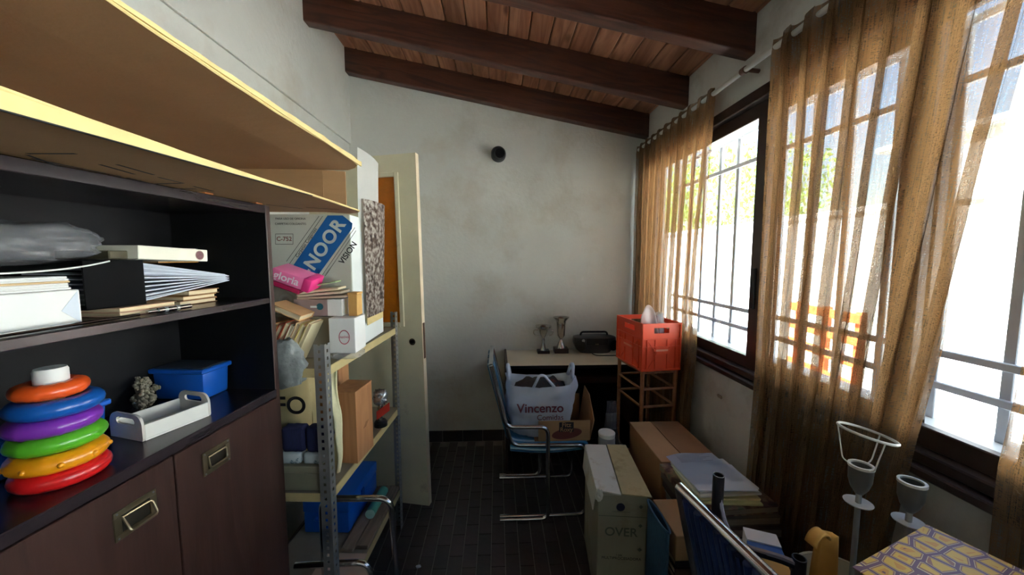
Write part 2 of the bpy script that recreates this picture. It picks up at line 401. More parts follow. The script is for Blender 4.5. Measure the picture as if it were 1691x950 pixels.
# window: dark frame, sliding sashes with panes, sill
wi = struct('window_1', join(bx(XR-.02, XR+.10, WY0, WY1, WZ0, WZ0+.03, .004), bx(XR-.02, XR+.10, WY0, WY1, WZ1-.05, WZ1, .004),
            bx(XR-.02, XR+.10, WY1-.05, WY1, WZ0, WZ1), bx(XR-.02, XR+.10, WY0, WY0+.05, WZ0, WZ1)), BRONZE, label='long dark brown sliding window')
mk('sill', bx(XR-.045, XR+.02, WY0-.02, WY1, WZ0-.026, WZ0-.002, .004), BRONZE, wi)
mk('outer_sill', bx(XR+.09, XR+.30, WY0-.02, WY1+.02, WZ0-.03, WZ0+.03, .006), WHITE, wi)
mk('reveal', bx(XR+.10, XR+.16, WY0, WY1, WZ1-.02, WZ1), WHITE, wi)
GLASS = glassy('window_glass', (.97, .985, .98, 1), .95)
for k, (y0, y1, xo) in enumerate(((1.51, 2.69, .03), (.93, 1.585, .065), (.30, 1.0, .03), (-.32, .37, .065), (-.92, -.25, .03))):
    x0, x1 = XR+xo-.014, XR+xo+.014
    s = mk('sash', join(bx(x0, x1, y0, y1, WZ0+.03, WZ0+.085, .003), bx(x0, x1, y0, y1, WZ1-.11, WZ1-.05, .003),
           bx(x0, x1, y0, y0+.07, WZ0+.07, WZ1-.10, .003), bx(x0, x1, y1-.07, y1, WZ0+.07, WZ1-.10, .003)), BRONZE, wi)
    mk('pane', bx(XR+xo-.002, XR+xo+.002, y0+.066, y1-.066, WZ0+.08, WZ1-.105), GLASS, s)
mk('latch', bx(XR+.004, XR+.018, 1.535, 1.555, 1.22, 1.40, .003), BLACK, wi)
# the open door
def make_door():
    hinge = PY(560, 500, 2.12); L_ = .74
    free = PZ(711, 836, .012)
    d = Vector((XL+.035-free.x, 2.16-free.y)); L_ = d.length; ang = math.atan2(-d.y, -d.x)
    root = bpy.data.objects.new('door_1', None); COL.objects.link(root); root['kind'] = 'structure'
    root['label'] = 'cream painted door with a narrow amber glass pane, standing open'
    root.location = (XL+.035, 2.16, .012); root.rotation_euler = (0, R(-1.1), ang)
    DP = mat('door_cream_paint', S(214, 208, 178), .5, var=.07, scale=5, stain=(S(150, 140, 110), 5, .62, .8))
    DE = mat('door_edge_paint', S(222, 206, 178), .6, var=.1, stain=(S(96, 60, 40), 12, .62, .68))
    # local x along the leaf to the free edge, y thickness; pane near the middle
    H_ = 1.975; a, b = L_-.265, L_-.125
    z0, z1 = 1.06, 1.86
    mk('leaf', join(bx(0, a, -.017, .017, 0, H_), bx(b, L_-.004, -.017, .017, 0, H_), bx(a, b, -.017, .017, 0, z0), bx(a, b, -.017, .017, z1, H_)), DP, root)
    mk('edge_strip', bx(L_-.004, L_, -.0172, .0172, 0, H_), DE, root)
    for q in ((a-.022, a+.003, z0-.02, z1+.02), (b-.003, b+.022, z0-.02, z1+.02), (a, b, z0-.022, z0+.003), (a, b, z1-.003, z1+.022)):
        mk('glazing_bead', bx(q[0], q[1], -.026, -.015, q[2], q[3], .003), DP, root)
    mk('pane', bx(a, b, -.003, .003, z0, z1), mat('amber_glass', S(196, 120, 18), .35, var=.1, scale=30, trans=.35, tcol=S(240, 160, 30), bump=.3, bscale=90), root)
    k = thing_part = mk('lock_hole', lathe([(.0, -.001), (.016, -.001), (.019, .002), (.0125, .003), (.0125, -.0005), (0, -.0005)], 20), mat('lock_brown', S(60, 42, 30), .6), root, loc=(L_-.062, -.0172, .955), rot=(PI/2, 0, 0))
    mk('keyhole_shadow', lathe([(0, 0), (.0115, 0), (.0115, .0015), (0, .0015)], 16), BLACK, k, loc=(0, 0, .0005))
    mk('lock_plate', bx(L_-.001, L_+.002, -.011, .011, .86, 1.06), mat('rusty_plate', S(90, 62, 44), .6, .5), root)
    return root
make_door()
# black pipe stub with cowl high on the back wall
c = PY(823, 256, YB)
t = thing('vent_pipe', 'short black pipe elbow sticking out of the back wall', 'pipe', (c.x, YB, c.z))
mk('collar', lathe([(.0, 0), (.055, 0), (.055, .03), (.05, .05), (.038, .055), (.038, .02), (0, .02)], 28), mat('pipe_grey', S(70, 74, 74), .5), t, 'y', rot=(PI/2, 0, 0))
mk('mouth', tube([(0, -.02, 0), (.006, -.06, -.006), (.012, -.11, -.014)], .036, 20, caps=False), BLACK, t, 'y')
mk('plug', lathe([(0, 0), (.035, 0), (.035, .004), (0, .004)], 20), BLACK, t, loc=(.009, -.08, -.01), rot=(PI/2, 0, 0))
# ================================================================== OUTSIDE THE WINDOW
struct('ground', bx(XR+.16, 16, -14, 22, -.2, -.05), mat('outdoor_paving', S(196, 192, 184), .9, var=.08, scale=2), label='pale paving outside the window')
OUTW = mat('outdoor_white_wall', S(238, 238, 234), .9, var=.04, scale=1.5)
t = mk('garden_wall', join(bx(4.2, 4.4, -9, 15, -.05, 1.95), bx(4.15, 4.45, -9, 15, 1.95, 2.02, .01)), OUTW)
tag(t, 'long white rendered garden wall outside the window', 'wall')
nh = thing('neighbouring_house', 'white neighbouring house behind the garden wall', 'house', (8, 2, -.05))
mk('walls', bx(0, 5, -5, 5.2, 0, 3.6), OUTW, nh); mk('roof', bx(-.2, 5.2, -5.2, 5.4, 3.6, 3.72, .02), mat('roof_grey', S(190, 190, 190), .8), nh)
def tree(loc, h, cr, seed, label):
    r_ = random.Random(seed); t = thing('garden_tree', label, 'tree', loc)
    mk('trunk', tube([(0, 0, 0), (.05, .02, h*.3), (.0, .05, h*.6)], .12, 8, rr=[.14, .11, .06]), mat('bark', S(92, 74, 58), .9, var=.2), t)
    b = nb()
    for _ in range(1500):
        v = Vector((r_.gauss(0, 1), r_.gauss(0, 1), r_.gauss(0, 1))).normalized()*cr*(.55+.45*r_.random())
        c = Vector((v.x, v.y, v.z*.8+h*.72)); a = Euler((r_.uniform(0, 6), r_.uniform(0, 6), r_.uniform(0, 6))).to_matrix(); s = r_.uniform(.05, .11)
        b.faces.new([b.verts.new(c+a@Vector(q)*s) for q in ((-1, 0, 0), (0, -.45, .1), (1, 0, 0), (0, .45, .1))])
    mk('foliage', b, mat('leaf_green', S(128, 158, 84), .6, var=.3, scale=4, trans=.3, tcol=S(170, 200, 80)), t)
tree((5.6, 9.0, -.05), 4.2, 1.5, 1, 'leafy green garden tree behind the wall beside the house')
tree((9.2, 12.0, -.05), 5.5, 1.9, 2, 'taller leafy tree farther behind the garden wall')
tree((6.4, 14.5, -.05), 4.6, 1.4, 3, 'smaller garden tree at the far end behind the wall')
ob = thing('orange_bench', 'orange slatted garden bench outside by the white wall', 'bench', (2.95, 3.15, -.05), R(-8))
OB = mat('orange_bench_paint', S(226, 110, 52), .6, var=.12)
for z in (.40, .60, .78, .96): mk('slat', bx(-.02, .02, -.42, .42, z, z+.08, .006), OB, ob)
for y in (-.36, 0, .36): mk('post', bx(.02, .07, y-.03, y+.03, 0, 1.05, .005), OB, ob)
for x in (-.14, -.28): mk('slat', bx(x-.05, x+.05, -.42, .42, .38, .41, .005), OB, ob)
for y in (-.36, .36): mk('leg', bx(-.34, -.28, y-.03, y+.03, 0, .38, .005), OB, ob)
# white security grille
gr = thing('security_grille', 'white painted steel bar grille outside the window', 'grille', (XR+.24, 0, WZ0+.03))
GP = mat('grille_paint', S(206, 212, 220), .5, var=.05)
for z in (.10, .20, 1.0, 1.16): mk('crossbar', bx(-.008, .008, WY0, WY1, z, z+.022, .002), GP, gr)
y = WY1-.03; bar = None
while y > WY0:
    if bar is None: bar = mk('bar', bx(-.007, .007, -.013, .013, 0, 1.2, .002), GP, gr); bar.location = (0.012, y, 0)
    else: copy_of(bar, gr, (0.012, y, 0))
    y -= .165

# ================================================================== CURTAINS
ROD_X, ROD_Z = XR-.065, 2.235
rt = thing('curtain_rod', 'pale curtain rail fixed above the window', 'curtain rod', (ROD_X, 0, ROD_Z))
mk('rail', tube([(0, -.9, 0), (0, 2.72, 0)], .011, 12), mat('rail_white', S(196, 194, 186), .5), rt, 'y')
for y in (2.66, 1.57, .55, -.6):
    mk('bracket', join(tube([(.065, y, .0), (.02, y, .004), (0, y, -.006)], .009, 8), tube([(0, y-.012, 0), (0, y+.012, 0)], .016, 12)), mat('bracket_brown', S(92, 54, 40), .5), rt, 'y')
def lerp_tab(tab, z):
    if z <= tab[0][0]: return tab[0][1]
    for (a, va), (b, vb) in zip(tab, tab[1:]):
        if z <= b: t = (z-a)/(b-a); return va+(vb-va)*t
    return tab[-1][1]
def curtain(label, far, near, folds, amp, z0, z1, seed, push=None, nu=220, nv=44):
    """far/near: tables (z, y) of the two vertical edges; folds run from rail to hem"""
    r_ = random.Random(seed); ph = [r_.uniform(-.5, .5) for _ in range(folds+2)]; am = [r_.uniform(.6, 1.25) for _ in range(folds+2)]
    def fn(u, v):
        z = z0+(z1-z0)*v; yf, yn = lerp_tab(far, z), lerp_tab(near, z)
        k = u*folds; i = int(min(k, folds-1)); f = k-i
        a = am[i]+(am[i+1]-am[i])*f; p = ph[i]+(ph[i+1]-ph[i])*f
        s = math.sin(2*PI*k+p)
        s = math.copysign(abs(s)**.55, s)
        dx = amp*a*s*(1-.15*v)+.006*noise.noise((u*9, z*2, seed))
        dy = .35*amp*math.cos(4*PI*k+p)
        if v > .985: dx *= .5
        X = ROD_X-.004+dx
        if push: X += push(u, z)
        return Vector((min(X, XR-.05 if z < WZ0+.1 else XR-.026), min(yf+(yn-yf)*u+dy, YB-.01), z))
    wdt = abs(lerp_tab(far, 1.5)-lerp_tab(near, 1.5))
    o = mk('window_curtain', grid(nu, nv, fn, uv=(wdt*2.2, z1-z0)), CURT, None, 'all')
    return tag(o, label, 'curtain', 'brown curtains at the window')
def push1(u, z):
    return -.03*max(0, min(1, (.95-z)/.35))*max(0, min(1, (u-.86)/.08))
curtain('brown open-weave curtain hanging in the far corner behind the orange crate', [(0, 2.72), (2.3, 2.72)],
        [(.06, 1.80), (.7, 1.84), (1.2, 1.86), (2.25, 1.775)], 10, .024, .06, 2.262, 3, push1)
curtain('wide brown open-weave curtain with deep folds behind the lamps', [(.06, 1.40), (1.0, 1.37), (2.25, 1.385)],
        [(.06, .90), (.7, .86), (.98, .825), (1.35, .775), (1.9, .70), (2.25, .655)], 8, .034, .06, 2.262, 8)
curtain('brown open-weave curtain beside the bare strip of bright window', [(.06, .68), (1.0, .69), (1.4, .66), (2.25, .60)],
        [(.06, .50), (2.25, .44)], 4, .018, .06, 2.262, 12, lambda u, z: .022 if z < 2.1 else 0)

# ================================================================== CABINET WITH OPEN NICHES
CT = R(-4.8); CO = Vector((-.68, 1.135, 0)); CD, CLN = .30, 1.03
cdir = Vector((math.sin(-CT), math.cos(-CT)*1, 0)); cdir = Vector((-math.sin(CT), math.cos(CT), 0))   # local +y (towards the far end)
cx_ = Vector((math.cos(CT), math.sin(CT), 0))                                                      # local +x (out of the front)
def PC(x, y):
    d = ray(x, y); t = (CO-EYEV).dot(cx_)/d.dot(cx_); P = EYEV+d*t; q = P-CO
    return q.dot(cdir), P.z
cab = thing('cabinet', 'dark brown sideboard with open upper shelves and recessed metal pulls', 'cabinet', CO, CT)
WTZ, SHZ, TPZ = 1.044, 1.327, 1.601
mk('side_panel', bx(-CD, 0, -.018, 0, 0, TPZ, .0015), DARKW, cab)
mk('side_panel', bx(-CD, 0, -CLN, -CLN+.018, 0, TPZ, .0015), DARKW, cab)
mk('back_panel', bx(-CD, -CD+.006, -CLN+.018, -.018, .06, TPZ-.02), BLACKW, cab)
mk('inner_sheet', bx(-CD+.006, -.0015, -.0195, -.0182, WTZ, TPZ-.024), BLACKW, cab)  # thin near-black sheet over the inner face of the far side panel
mk('top_panel', bx(-CD, -.0005, -CLN+.018, -.018, TPZ-.024, TPZ, .0015), DARKT, cab)
mk('worktop', bx(-CD, .004, -CLN+.018, -.0185, WTZ-.024, WTZ, .002), DARKT, cab)
mk('shelf', bx(-CD+.006, -.002, -CLN+.018, -.018, SHZ-.018, SHZ, .0015), DARKT, cab)
mk('plinth', bx(-CD, -.03, -CLN+.018, -.018, 0, .07), DARKW, cab)
g, _ = PC(291, 800)
HP = mat('pull_metal', S(150, 138, 112), .32, .9, var=.15, scale=30)
def pull(parent, y, z, wd, ht, lift):
    pl = mk('pull_plate', join(bx(.0, .003, y-wd/2, y+wd/2, z+ht*.30, z+ht/2, .0006), bx(0, .003, y-wd/2, y+wd/2, z-ht/2, z-ht*.30, .0006),
                               bx(0, .003, y-wd/2, y-wd*.34, z-ht*.3, z+ht*.3), bx(0, .003, y+wd*.34, y+wd/2, z-ht*.3, z+ht*.3)), HP, parent)
    mk('pull_recess', bx(-.003, .0006, y-wd*.35, y+wd*.35, z-ht*.32, z+ht*.32), mat('pull_recess_dark', S(60, 54, 44), .5, .6), pl)
    a, b = wd*.33, ht*.24
    mk('pull_ring', tube(fil([(.004, y-a, z+b), (.004+lift*.2, y+a, z+b), (.004+lift, y+a*.95, z-b), (.004+lift, y-a, z-b), (.004, y-a, z+b)], .008, 4)[:-1], .0026, 8, closed=True), HP, pl, 'y')
    for sy in (-1, 1):
        for sz in (-1, 1):
            mk('screw', lathe([(0, 0), (.0022, 0), (.0016, .001), (0, .001)], 8), STEEL, pl, loc=(.003, y+sy*wd*.43, z+sz*ht*.42), rot=(0, PI/2, 0))
edges = [-.004, g+.002, g-.002, 2*g+.002, 2*g-.002, -CLN+.02]
for k in range(3):
    y1, y0 = edges[2*k], edges[2*k+1]
    d = mk('door', bx(-.02, .0, y0, y1, .075, WTZ-.029, .0015), DARKW, cab)
    if k < 2:
        hy, hz = PC(357, 755) if k == 0 else PC(224, 850)
        pull(d, hy, hz, .078, .058, .004 if k == 0 else .016)
# things in the niches: boxes found from the pixels of their front lower edge
def HZ(P, y):
    t = (475-y)/FPX; q = Vector((P.x, P.y, 0))-EYEV
    return (t*q.dot(_f)-q.dot(_u))/(_u.z-t*_f.z)
def FB(pl, pr, z0, ytop, at='r'):
    a, b = PZ(*pl, z0), PZ(*pr, z0); w_ = (b-a).length
    return a, math.atan2(b.y-a.y, b.x-a.x), w_, HZ(b if at == 'r' else a, ytop)-z0
def stack_box(name, label, cat, bm_or_dims, m, loc, rz, group=None):
    o = mk(name, bm_or_dims, m, None, False, loc, (0, 0, rz)); return tag(o, label, cat, group)
def book(label, loc, rz, w_, d_, h_, cover, spine='x0', group=None, name='book', rot=None, pages=None):
    """lying book: pages block between two boards with a spine; x along the front edge, y inwards"""
    t = thing(name, label, 'book', loc, rz, group, rot); c = min(.0025, h_*.14)
    b = join(bx(0, w_, 0, d_, 0, c), bx(0, w_, 0, d_, h_-c, h_))
    if spine == 'x0': b = join(b, bx(0, c, 0, d_, 0, h_))
    elif spine == 'y0': b = join(b, bx(0, w_, 0, c, 0, h_))
    elif spine == 'y1': b = join(b, bx(0, w_, d_-c, d_, 0, h_))
    mk('cover', b, cover, t)
    e = .003
    mk('pages', bx(c if spine == 'x0' else e, w_-e, c if spine == 'y0' else e, d_-c if spine == 'y1' else d_-e, c, h_-c), pages or PAGES, t)
    return t
CB = lambda r, g_, b: mat('cover_%d_%d_%d' % (r, g_, b), S(r, g_, b), .55, var=.08)
CZ = CT+PI/2   # boxes whose front runs along the cabinet

# -- upper niche
def niche(xf_, yf_, z): return CO + cx_*xf_ + cdir*yf_ + Vector((0, 0, z))
def PCd(x, y, dep):
    d = ray(x, y); t = (CO-cx_*dep-EYEV).dot(cx_)/d.dot(cx_); P = EYEV+d*t
    return (P-CO).dot(cdir), P.z
def NB(xl, xr, py, ytop, dep, z0):
    """front of a box in the upper niche: pixel columns xl..xr at row py, dep behind the cabinet front"""
    ya, yb_ = PCd(xl, py, dep)[0], PCd(xr, py, dep)[0]
    return niche(-dep, ya, z0), yb_-ya, PCd((xl+xr)/2, ytop, dep)[1]-z0
rz = CZ
loc, wd, ht = NB(-70, 136, 520, 480, .05, SHZ+.001)
ht = PCd(130, 478, .05)[1]-SHZ-.001
t = thing('paper_ream', 'thick white wrapped ream of paper with a folded corner on the upper shelf', 'paper', loc, rz)
mk('ream', bx(0, wd, 0, .17, 0, ht, .003, 2), PAPER, t); mk('folded_corner', prism([(wd-.004, -.0006, .002), (wd-.004, -.0006, ht-.002), (wd-.03, -.0006, ht*.42)], (0, -.0006, 0)), PAPER_B, t)
ztop = SHZ+.002+ht
t = thing('paper_stack', 'loose stack of pale printed sheets lying on the white ream', 'paper', (loc.x, loc.y, ztop), rz)
n_ = 6
for k in range(n_): mk('sheet_bundle', bx(.0, wd-.010-.002*(k % 3), .002+.001*(k % 2), .165, k*.0040, k*.0040+.0038, .0012), PAPER_O if k == 3 else PAPER, t, rot=(0, 0, .004*math.sin(k*2.1)))
ztop += n_*.0040+.002
cs = thing('folder_cover', 'black curved folder cover with a pale edge under the plastic bag', 'folder', (loc.x, loc.y, ztop), rz)
def cfn(u, v): return Vector((u*(wd+.055), .005+v*.16, .006+.018*u**3+.0015*math.sin(v*3)))
bc = grid(16, 6, cfn); bmesh.ops.solidify(bc, geom=list(bc.faces), thickness=.0025)
mk('sheet', bc, mat('folder_dark', S(46, 44, 42), .5), cs)
mk('edge', tube([cfn(k/16, 0)+Vector((0, -.0012, 0)) for k in range(17)], .0016, 6), PAPER, cs)
p = niche(-.135, PCd(48, 400, .10)[0], ztop+.017)
o = mk('plastic_bag', blob(.22, .15, .078, 3, .16, 2.2, 2.8, 48, 30, .16), CLEARG, None, 'all', p, (0, R(-3), CZ)); tag(o, 'crumpled grey translucent plastic bag on the upper shelf', 'bag')
# notebooks, rod, metal tube
loc, wd, ht = NB(196, 296, 498, 487, .045, SHZ+.001)
book('thin pinkish notebook lowest under the black binder', loc, rz, wd, .16, .009, CB(206, 160, 136), 'y1')
book('thin buff notebook between the pinkish notebook and the binder', loc+Vector((0, 0, .0095)), rz+.01, wd*.96, .16, .009, CB(214, 176, 140), 'y1')
zb = SHZ+.0205
ya, yb_ = PCd(-40, 530, .02)[0], PCd(232, 500, .02)[0]
tag(mk('metal_rod', tube([niche(-.02, ya, SHZ+.004), niche(-.025, yb_, SHZ+.004)], .0030, 8), CHROME, None, 'y'), 'long thin metal rod along the front of the upper shelf', 'rod')
ya, yb_ = PCd(243, 500, .024)[0], PCd(318, 495, .024)[0]; L_ = yb_-ya
t = thing('metal_tube', 'chunky silver metal tube with collars on the shelf front', 'tube', niche(-.026, ya, SHZ+.0068), CZ)
mk('barrel', tube([(0, 0, 0), (L_*.2, 0, 0), (L_*.21, 0, 0), (L_*.95, 0, 0)], .0058, 14, rr=[.0035, .0035, .0055, .0055]), CHROME, t, 'y')
for q in (.34, .60): mk('collar', tube([(L_*q, 0, 0), (L_*(q+.06), 0, 0)], .0064, 14), STEEL, t, 'y')
loc, wd, ht = NB(140, 240, 478, 430, .055, zb+.001)
t = thing('ring_binder', 'thick black ring binder with clear sleeves sticking out', 'binder', loc, rz); hb = ht
mk('cover', join(bx(0, wd, 0, .18, 0, .003), bx(0, wd, 0, .18, hb-.003, hb), bx(0, wd, 0, .003, 0, hb)), mat('binder_black', S(8, 8, 10), .7, spec=.12), t)
q = PCd(384, 460, .075)[0]-PCd(140, 478, .055)[0]
for k in range(9):
    z = .005+(hb-.014)*k/8; zz = hb*.42+(z-hb*.42)*.2
    mk('plastic_sleeve', prism([(wd*.3, .004, z), (wd, .004, z), (q-.006*(k % 3), .03, zz), (q-.006*(k % 2), .15, zz), (wd, .17, z), (wd*.3, .17, z)], (0, 0, .003)), mat('sleeve_film', S(200, 208, 220), .15, var=.1, alpha=.9), t)
zt = zb+hb+.003
y_ = PCd(180, 420, .09)[0]
stack_box('olive_folder', 'dark olive box folder beside the emblem box on the binder', 'folder', bx(0, PCd(224, 420, .09)[0]-y_, 0, .12, 0, .018, .002), mat('olive_board', S(86, 80, 60), .7), niche(-.09, y_, zt), rz)
ya, yb_ = PCd(229, 425, .065)[0], PCd(337, 425, .075)[0]; wE = yb_-ya; hE = .030
t = thing('emblem_box', 'flat white box with a small round dark emblem on the binder', 'box', niche(-.065, ya, zt), rz, rot=(0, R(2.5), rz))
mk('body', bx(0, wE, 0, .11, 0, hE, .0015), mat('ivory_card', S(236, 232, 214), .6), t)
mk('emblem', lathe([(0, 0), (.0105, 0), (.0105, .0004), (0, .0004)], 24), mat('emblem_maroon', S(112, 72, 74), .6, var=.3, scale=160), t, loc=(wE*.86, -.0002, hE*.5), rot=(PI/2, 0, 0))
mk('emblem_ring', lathe([(.0108, 0), (.0120, 0), (.0120, .0004), (.0108, .0004)], 24, None, True), mat('emblem_rim', S(170, 150, 130), .6), t, loc=(wE*.86, -.0002, hE*.5), rot=(PI/2, 0, 0))
# old books at the far end of the upper shelf
OB_ = [(.011, (140, 96, 58), 296, 358, 'tan old paperback, lowest of the pile at the shelf end'), (.010, (176, 130, 78), 302, 357, 'buff old paperback with frayed edges, second of the pile'), (.013, (150, 108, 64), 312, 362, 'brown old paperback, third up in the pile')]
z = SHZ+.001
for k, (h_, c_, xa, xb_, lb) in enumerate(OB_):
    ya, yb_ = PCd(xa, 485, .085)[0], PCd(xb_, 485, .085)[0]
    book(lb, niche(-.085, ya, z), rz, yb_-ya, .13, h_, CB(*c_), 'y1', 'old paperbacks on the upper shelf'); z += h_+.0008
fb0 = PCd(318, 440, .19)[0]
stack_box('box_file', 'dark box file standing under the orange-brown book at the back', 'box', bx(0, .12, 0, .045, 0, zt-SHZ-.014, .002), BLACK, niche(-.243, -.20, SHZ+.001), rz)
z = zt-.012
for k, (xa, xb_, h_, c_, lb) in enumerate(((322, 374, .022, (206, 142, 70), 'orange-brown book behind the emblem box'), (300, 344, .012, (150, 82, 60), 'reddish book lying on the orange-brown book'), (304, 352, .005, (226, 226, 222), 'thin white booklet topmost behind the emblem box'))):
    ya, yb_ = PCd(xa, 430, .215)[0], PCd(xb_, 430, .215)[0]
    book(lb, niche(-.215, min(ya, -.14), z), rz, min(yb_, -.02)-min(ya, -.14), .07, h_, CB(*c_), 'y1'); z += h_+.001

# -- worktop niche: stacking rings toy
c = Vector((-.80, .67, WTZ)); TR = thing('stacking_rings', 'tower of chunky coloured plastic stacking rings with white top', 'toy', (c.x, c.y, WTZ))
def ring(R_, r_, bumps=0, ridges=0, seed=0):
    def fn(u, v):
        a, b = 2*PI*u, 2*PI*v; k = 1
        if bumps: k += .06*max(0, math.sin(a*bumps+seed))**4
        if ridges: k += .09*max(0, math.cos(a*ridges))**40
        return Vector(((R_+r_*k*math.cos(b))*math.cos(a), (R_+r_*k*math.cos(b))*math.sin(a), r_*k*.88*math.sin(b)))
    b = grid(72, 16, fn); bmesh.ops.remove_doubles(b, verts=b.verts, dist=1e-5); return b
rings = [((214, 30, 32), .0445, .0182, 0, 0), ((244, 158, 24), .0445, .0182, 7, 0), ((92, 184, 44), .0435, .0178, 11, 0), ((130, 52, 176), .0425, .0174, 0, 7), ((22, 92, 178), .0425, .0178, 0, 0), ((240, 92, 34), .0320, .0155, 9, 0)]
z = 0
mk('peg', lathe([(0, .004), (.013, .004), (.0135, .165), (.0215, .178), (.0215, .203), (.0195, .208), (0, .208)], 28), PAPER, TR, 'y')
for k, (c_, R_, r_, bu, ri) in enumerate(rings):
    z += r_*.88
    o = mk('ring', ring(R_-.0, r_, bu, ri, k), mat('toy_%d' % k, S(*c_), .3, var=.04, coat=.3), TR, 'all', loc=(.002*math.sin(k*2), .002*math.cos(k*3), z), rot=(0, 0, k*.7))
    o['label'] = ['red ring', 'yellow-orange ring with knobs', 'green ring', 'purple ribbed ring', 'blue ring', 'orange ring with bumps'][k]
    if k == 1:
        for q in range(9):
            a = 2*PI*q/9; b = nb(); bmesh.ops.create_uvsphere(b, u_segments=8, v_segments=6, radius=.005)
            mk('knob', b, MATS['toy_1'], o, 'all', loc=((R_+r_*.93)*math.cos(a), (R_+r_*.93)*math.sin(a), 0))
    z += r_*.88
# blue lidded boxes
def lid_box(label, loc, rz, w_, d_, h_):
    t = thing('storage_box', label, 'box', loc, rz, 'blue plastic boxes on the sideboard')
    b = bx(0, w_, 0, d_, 0, h_, .006, 2)
    for v in b.verts:
        k = .94+.06*v.co.z/h_; v.co.x = w_/2+(v.co.x-w_/2)*k; v.co.y = d_/2+(v.co.y-d_/2)*k
    mk('body', b, BLUE, t, 'y')
    mk('rim', bx(-.006, w_+.006, -.006, d_+.006, h_-.012, h_+.001, .003), BLUE, t)
    mk('lid', bx(.004, w_-.004, .004, d_-.004, h_+.001, h_+.004, .0015), mat('lid_smoke', S(66, 74, 84), .3, var=.15), t)
lid_box('bright blue plastic box with a smoky lid at the far end of the sideboard', niche(-.135, -.118, WTZ+.001), CZ, .09, .15, .088)
lid_box('blue plastic box with smoky lid behind the stacking rings', niche(-.172, -.53, WTZ+.001), CZ, .21, .11, .085)
# white tray with handle slots
a = PZ(241, 729, WTZ); b_ = PZ(337, 691, WTZ); dv = b_-a
t = thing('white_tray', 'small white wooden tray with slotted curved ends on the sideboard', 'tray', (a.x, a.y, WTZ+.0008), math.atan2(dv.y, dv.x)); L_ = dv.length+.012; Wd = .105
mk('base', bx(0, L_, 0, Wd, 0, .004), WHITE, t)
for y in (0, Wd-.005): mk('side', bx(0, L_, y, y+.005, .004, .036, .001), WHITE, t)
def tray_end(x):
    pts = [(0, 0), (Wd, 0), (Wd, .034)]
    for k in range(7): a_ = PI/2*k/6; pts.append((Wd-.022+.022*math.cos(a_), .034+.024*math.sin(a_)))
    for k in range(7): a_ = PI/2+PI/2*k/6; pts.append((.022+.022*math.cos(a_), .034+.024*math.sin(a_)))
    pts.append((0, .034)); hole = []
    for c_, s0 in ((Wd-.030, -PI/2), (.030, PI/2)):
        for k in range(7): a_ = s0+PI*k/6; hole.append((c_+.0075*math.cos(a_), .041+.0075*math.sin(a_)))
    b = nb(); n = []
    # ring between outline and slot, split in quads by angle
    import itertools
    cxm, cym = Wd/2, .036
    def hit(poly, ang):
        d = Vector((math.cos(ang), math.sin(ang))); best = None
        for (x0, y0), (x1, y1) in zip(poly, poly[1:]+poly[:1]):
            ex, ey = x1-x0, y1-y0; den = d.x*ey-d.y*ex
            if abs(den) < 1e-9: continue
            t_ = ((x0-cxm)*ey-(y0-cym)*ex)/den; s_ = ((x0-cxm)*d.y-(y0-cym)*d.x)/den
            if t_ > 0 and -1e-6 <= s_ <= 1+1e-6 and (best is None or t_ > best): best = t_
        return (cxm+d.x*best, cym+d.y*best)
    N = 72; A = [hit(pts, 2*PI*k/N+.01) for k in range(N)]; Bq = [hit(hole, 2*PI*k/N+.01) for k in range(N)]
    V = {}
    for nm, ring_ in (('a', A), ('b', Bq)):
        for sx in (0, 1): V[nm, sx] = [b.verts.new((x+sx*.005, p[0], p[1])) for p in ring_]
    for k in range(N):
        j = (k+1) % N
        b.faces.new((V['a', 0][k], V['a', 0][j], V['b', 0][j], V['b', 0][k])); b.faces.new((V['a', 1][k], V['b', 1][k], V['b', 1][j], V['a', 1][j]))
        b.faces.new((V['a', 0][k], V['a', 1][k], V['a', 1][j], V['a', 0][j])); b.faces.new((V['b', 0][k], V['b', 0][j], V['b', 1][j], V['b', 1][k]))
    return b
for x in (-.005, L_): mk('end', tray_end(x), mat('tray_end_white', S(206, 202, 194), .5), t)
# knobbly shell figurine behind the tray
c = niche(-.155, -.245, WTZ)
c = PZ(266, 668, WTZ)
t = thing('shell_figurine', 'knobbly grey animal figurine made of small shells behind the tray', 'figurine', (c.x-.016, c.y-.03, WTZ), CZ)
SH = mat('shell_grey', S(128, 122, 104), .6, var=.45, scale=70, stain=(S(120, 76, 66), 40, .58, .66))
def knobs(n, rad, r0, r1, seed, zc, sq=1):
    r_ = random.Random(seed); b = nb(); bmesh.ops.create_icosphere(b, subdivisions=2, radius=rad*.9, matrix=Matrix.Translation((0, 0, zc))@Matrix.Diagonal((1, 1, sq, 1)))
    for _ in range(n):
        v = Vector((r_.gauss(0, 1), r_.gauss(0, 1), r_.gauss(0, 1))).normalized()*rad
        bmesh.ops.create_icosphere(b, subdivisions=1, radius=r_.uniform(r0, r1), matrix=Matrix.Translation((v.x, v.y, v.z*sq+zc)))
    return b
mk('body', knobs(70, .020, .004, .008, 1, .030, 1.15), SH, t, 'all'); mk('head', knobs(50, .015, .003, .006, 2, .066), SH, t, 'all')
for y in (-.011, .012): mk('ear', knobs(12, .005, .002, .003, 4, .083), SH, t, 'all', loc=(.0, y, 0))
mk('paw', knobs(20, .009, .003, .004, 5, .048), SH, t, 'all', loc=(.026, -.006, 0)); mk('paw', knobs(18, .009, .003, .004, 6, .018), SH, t, 'all', loc=(-.018, -.014, -.002))

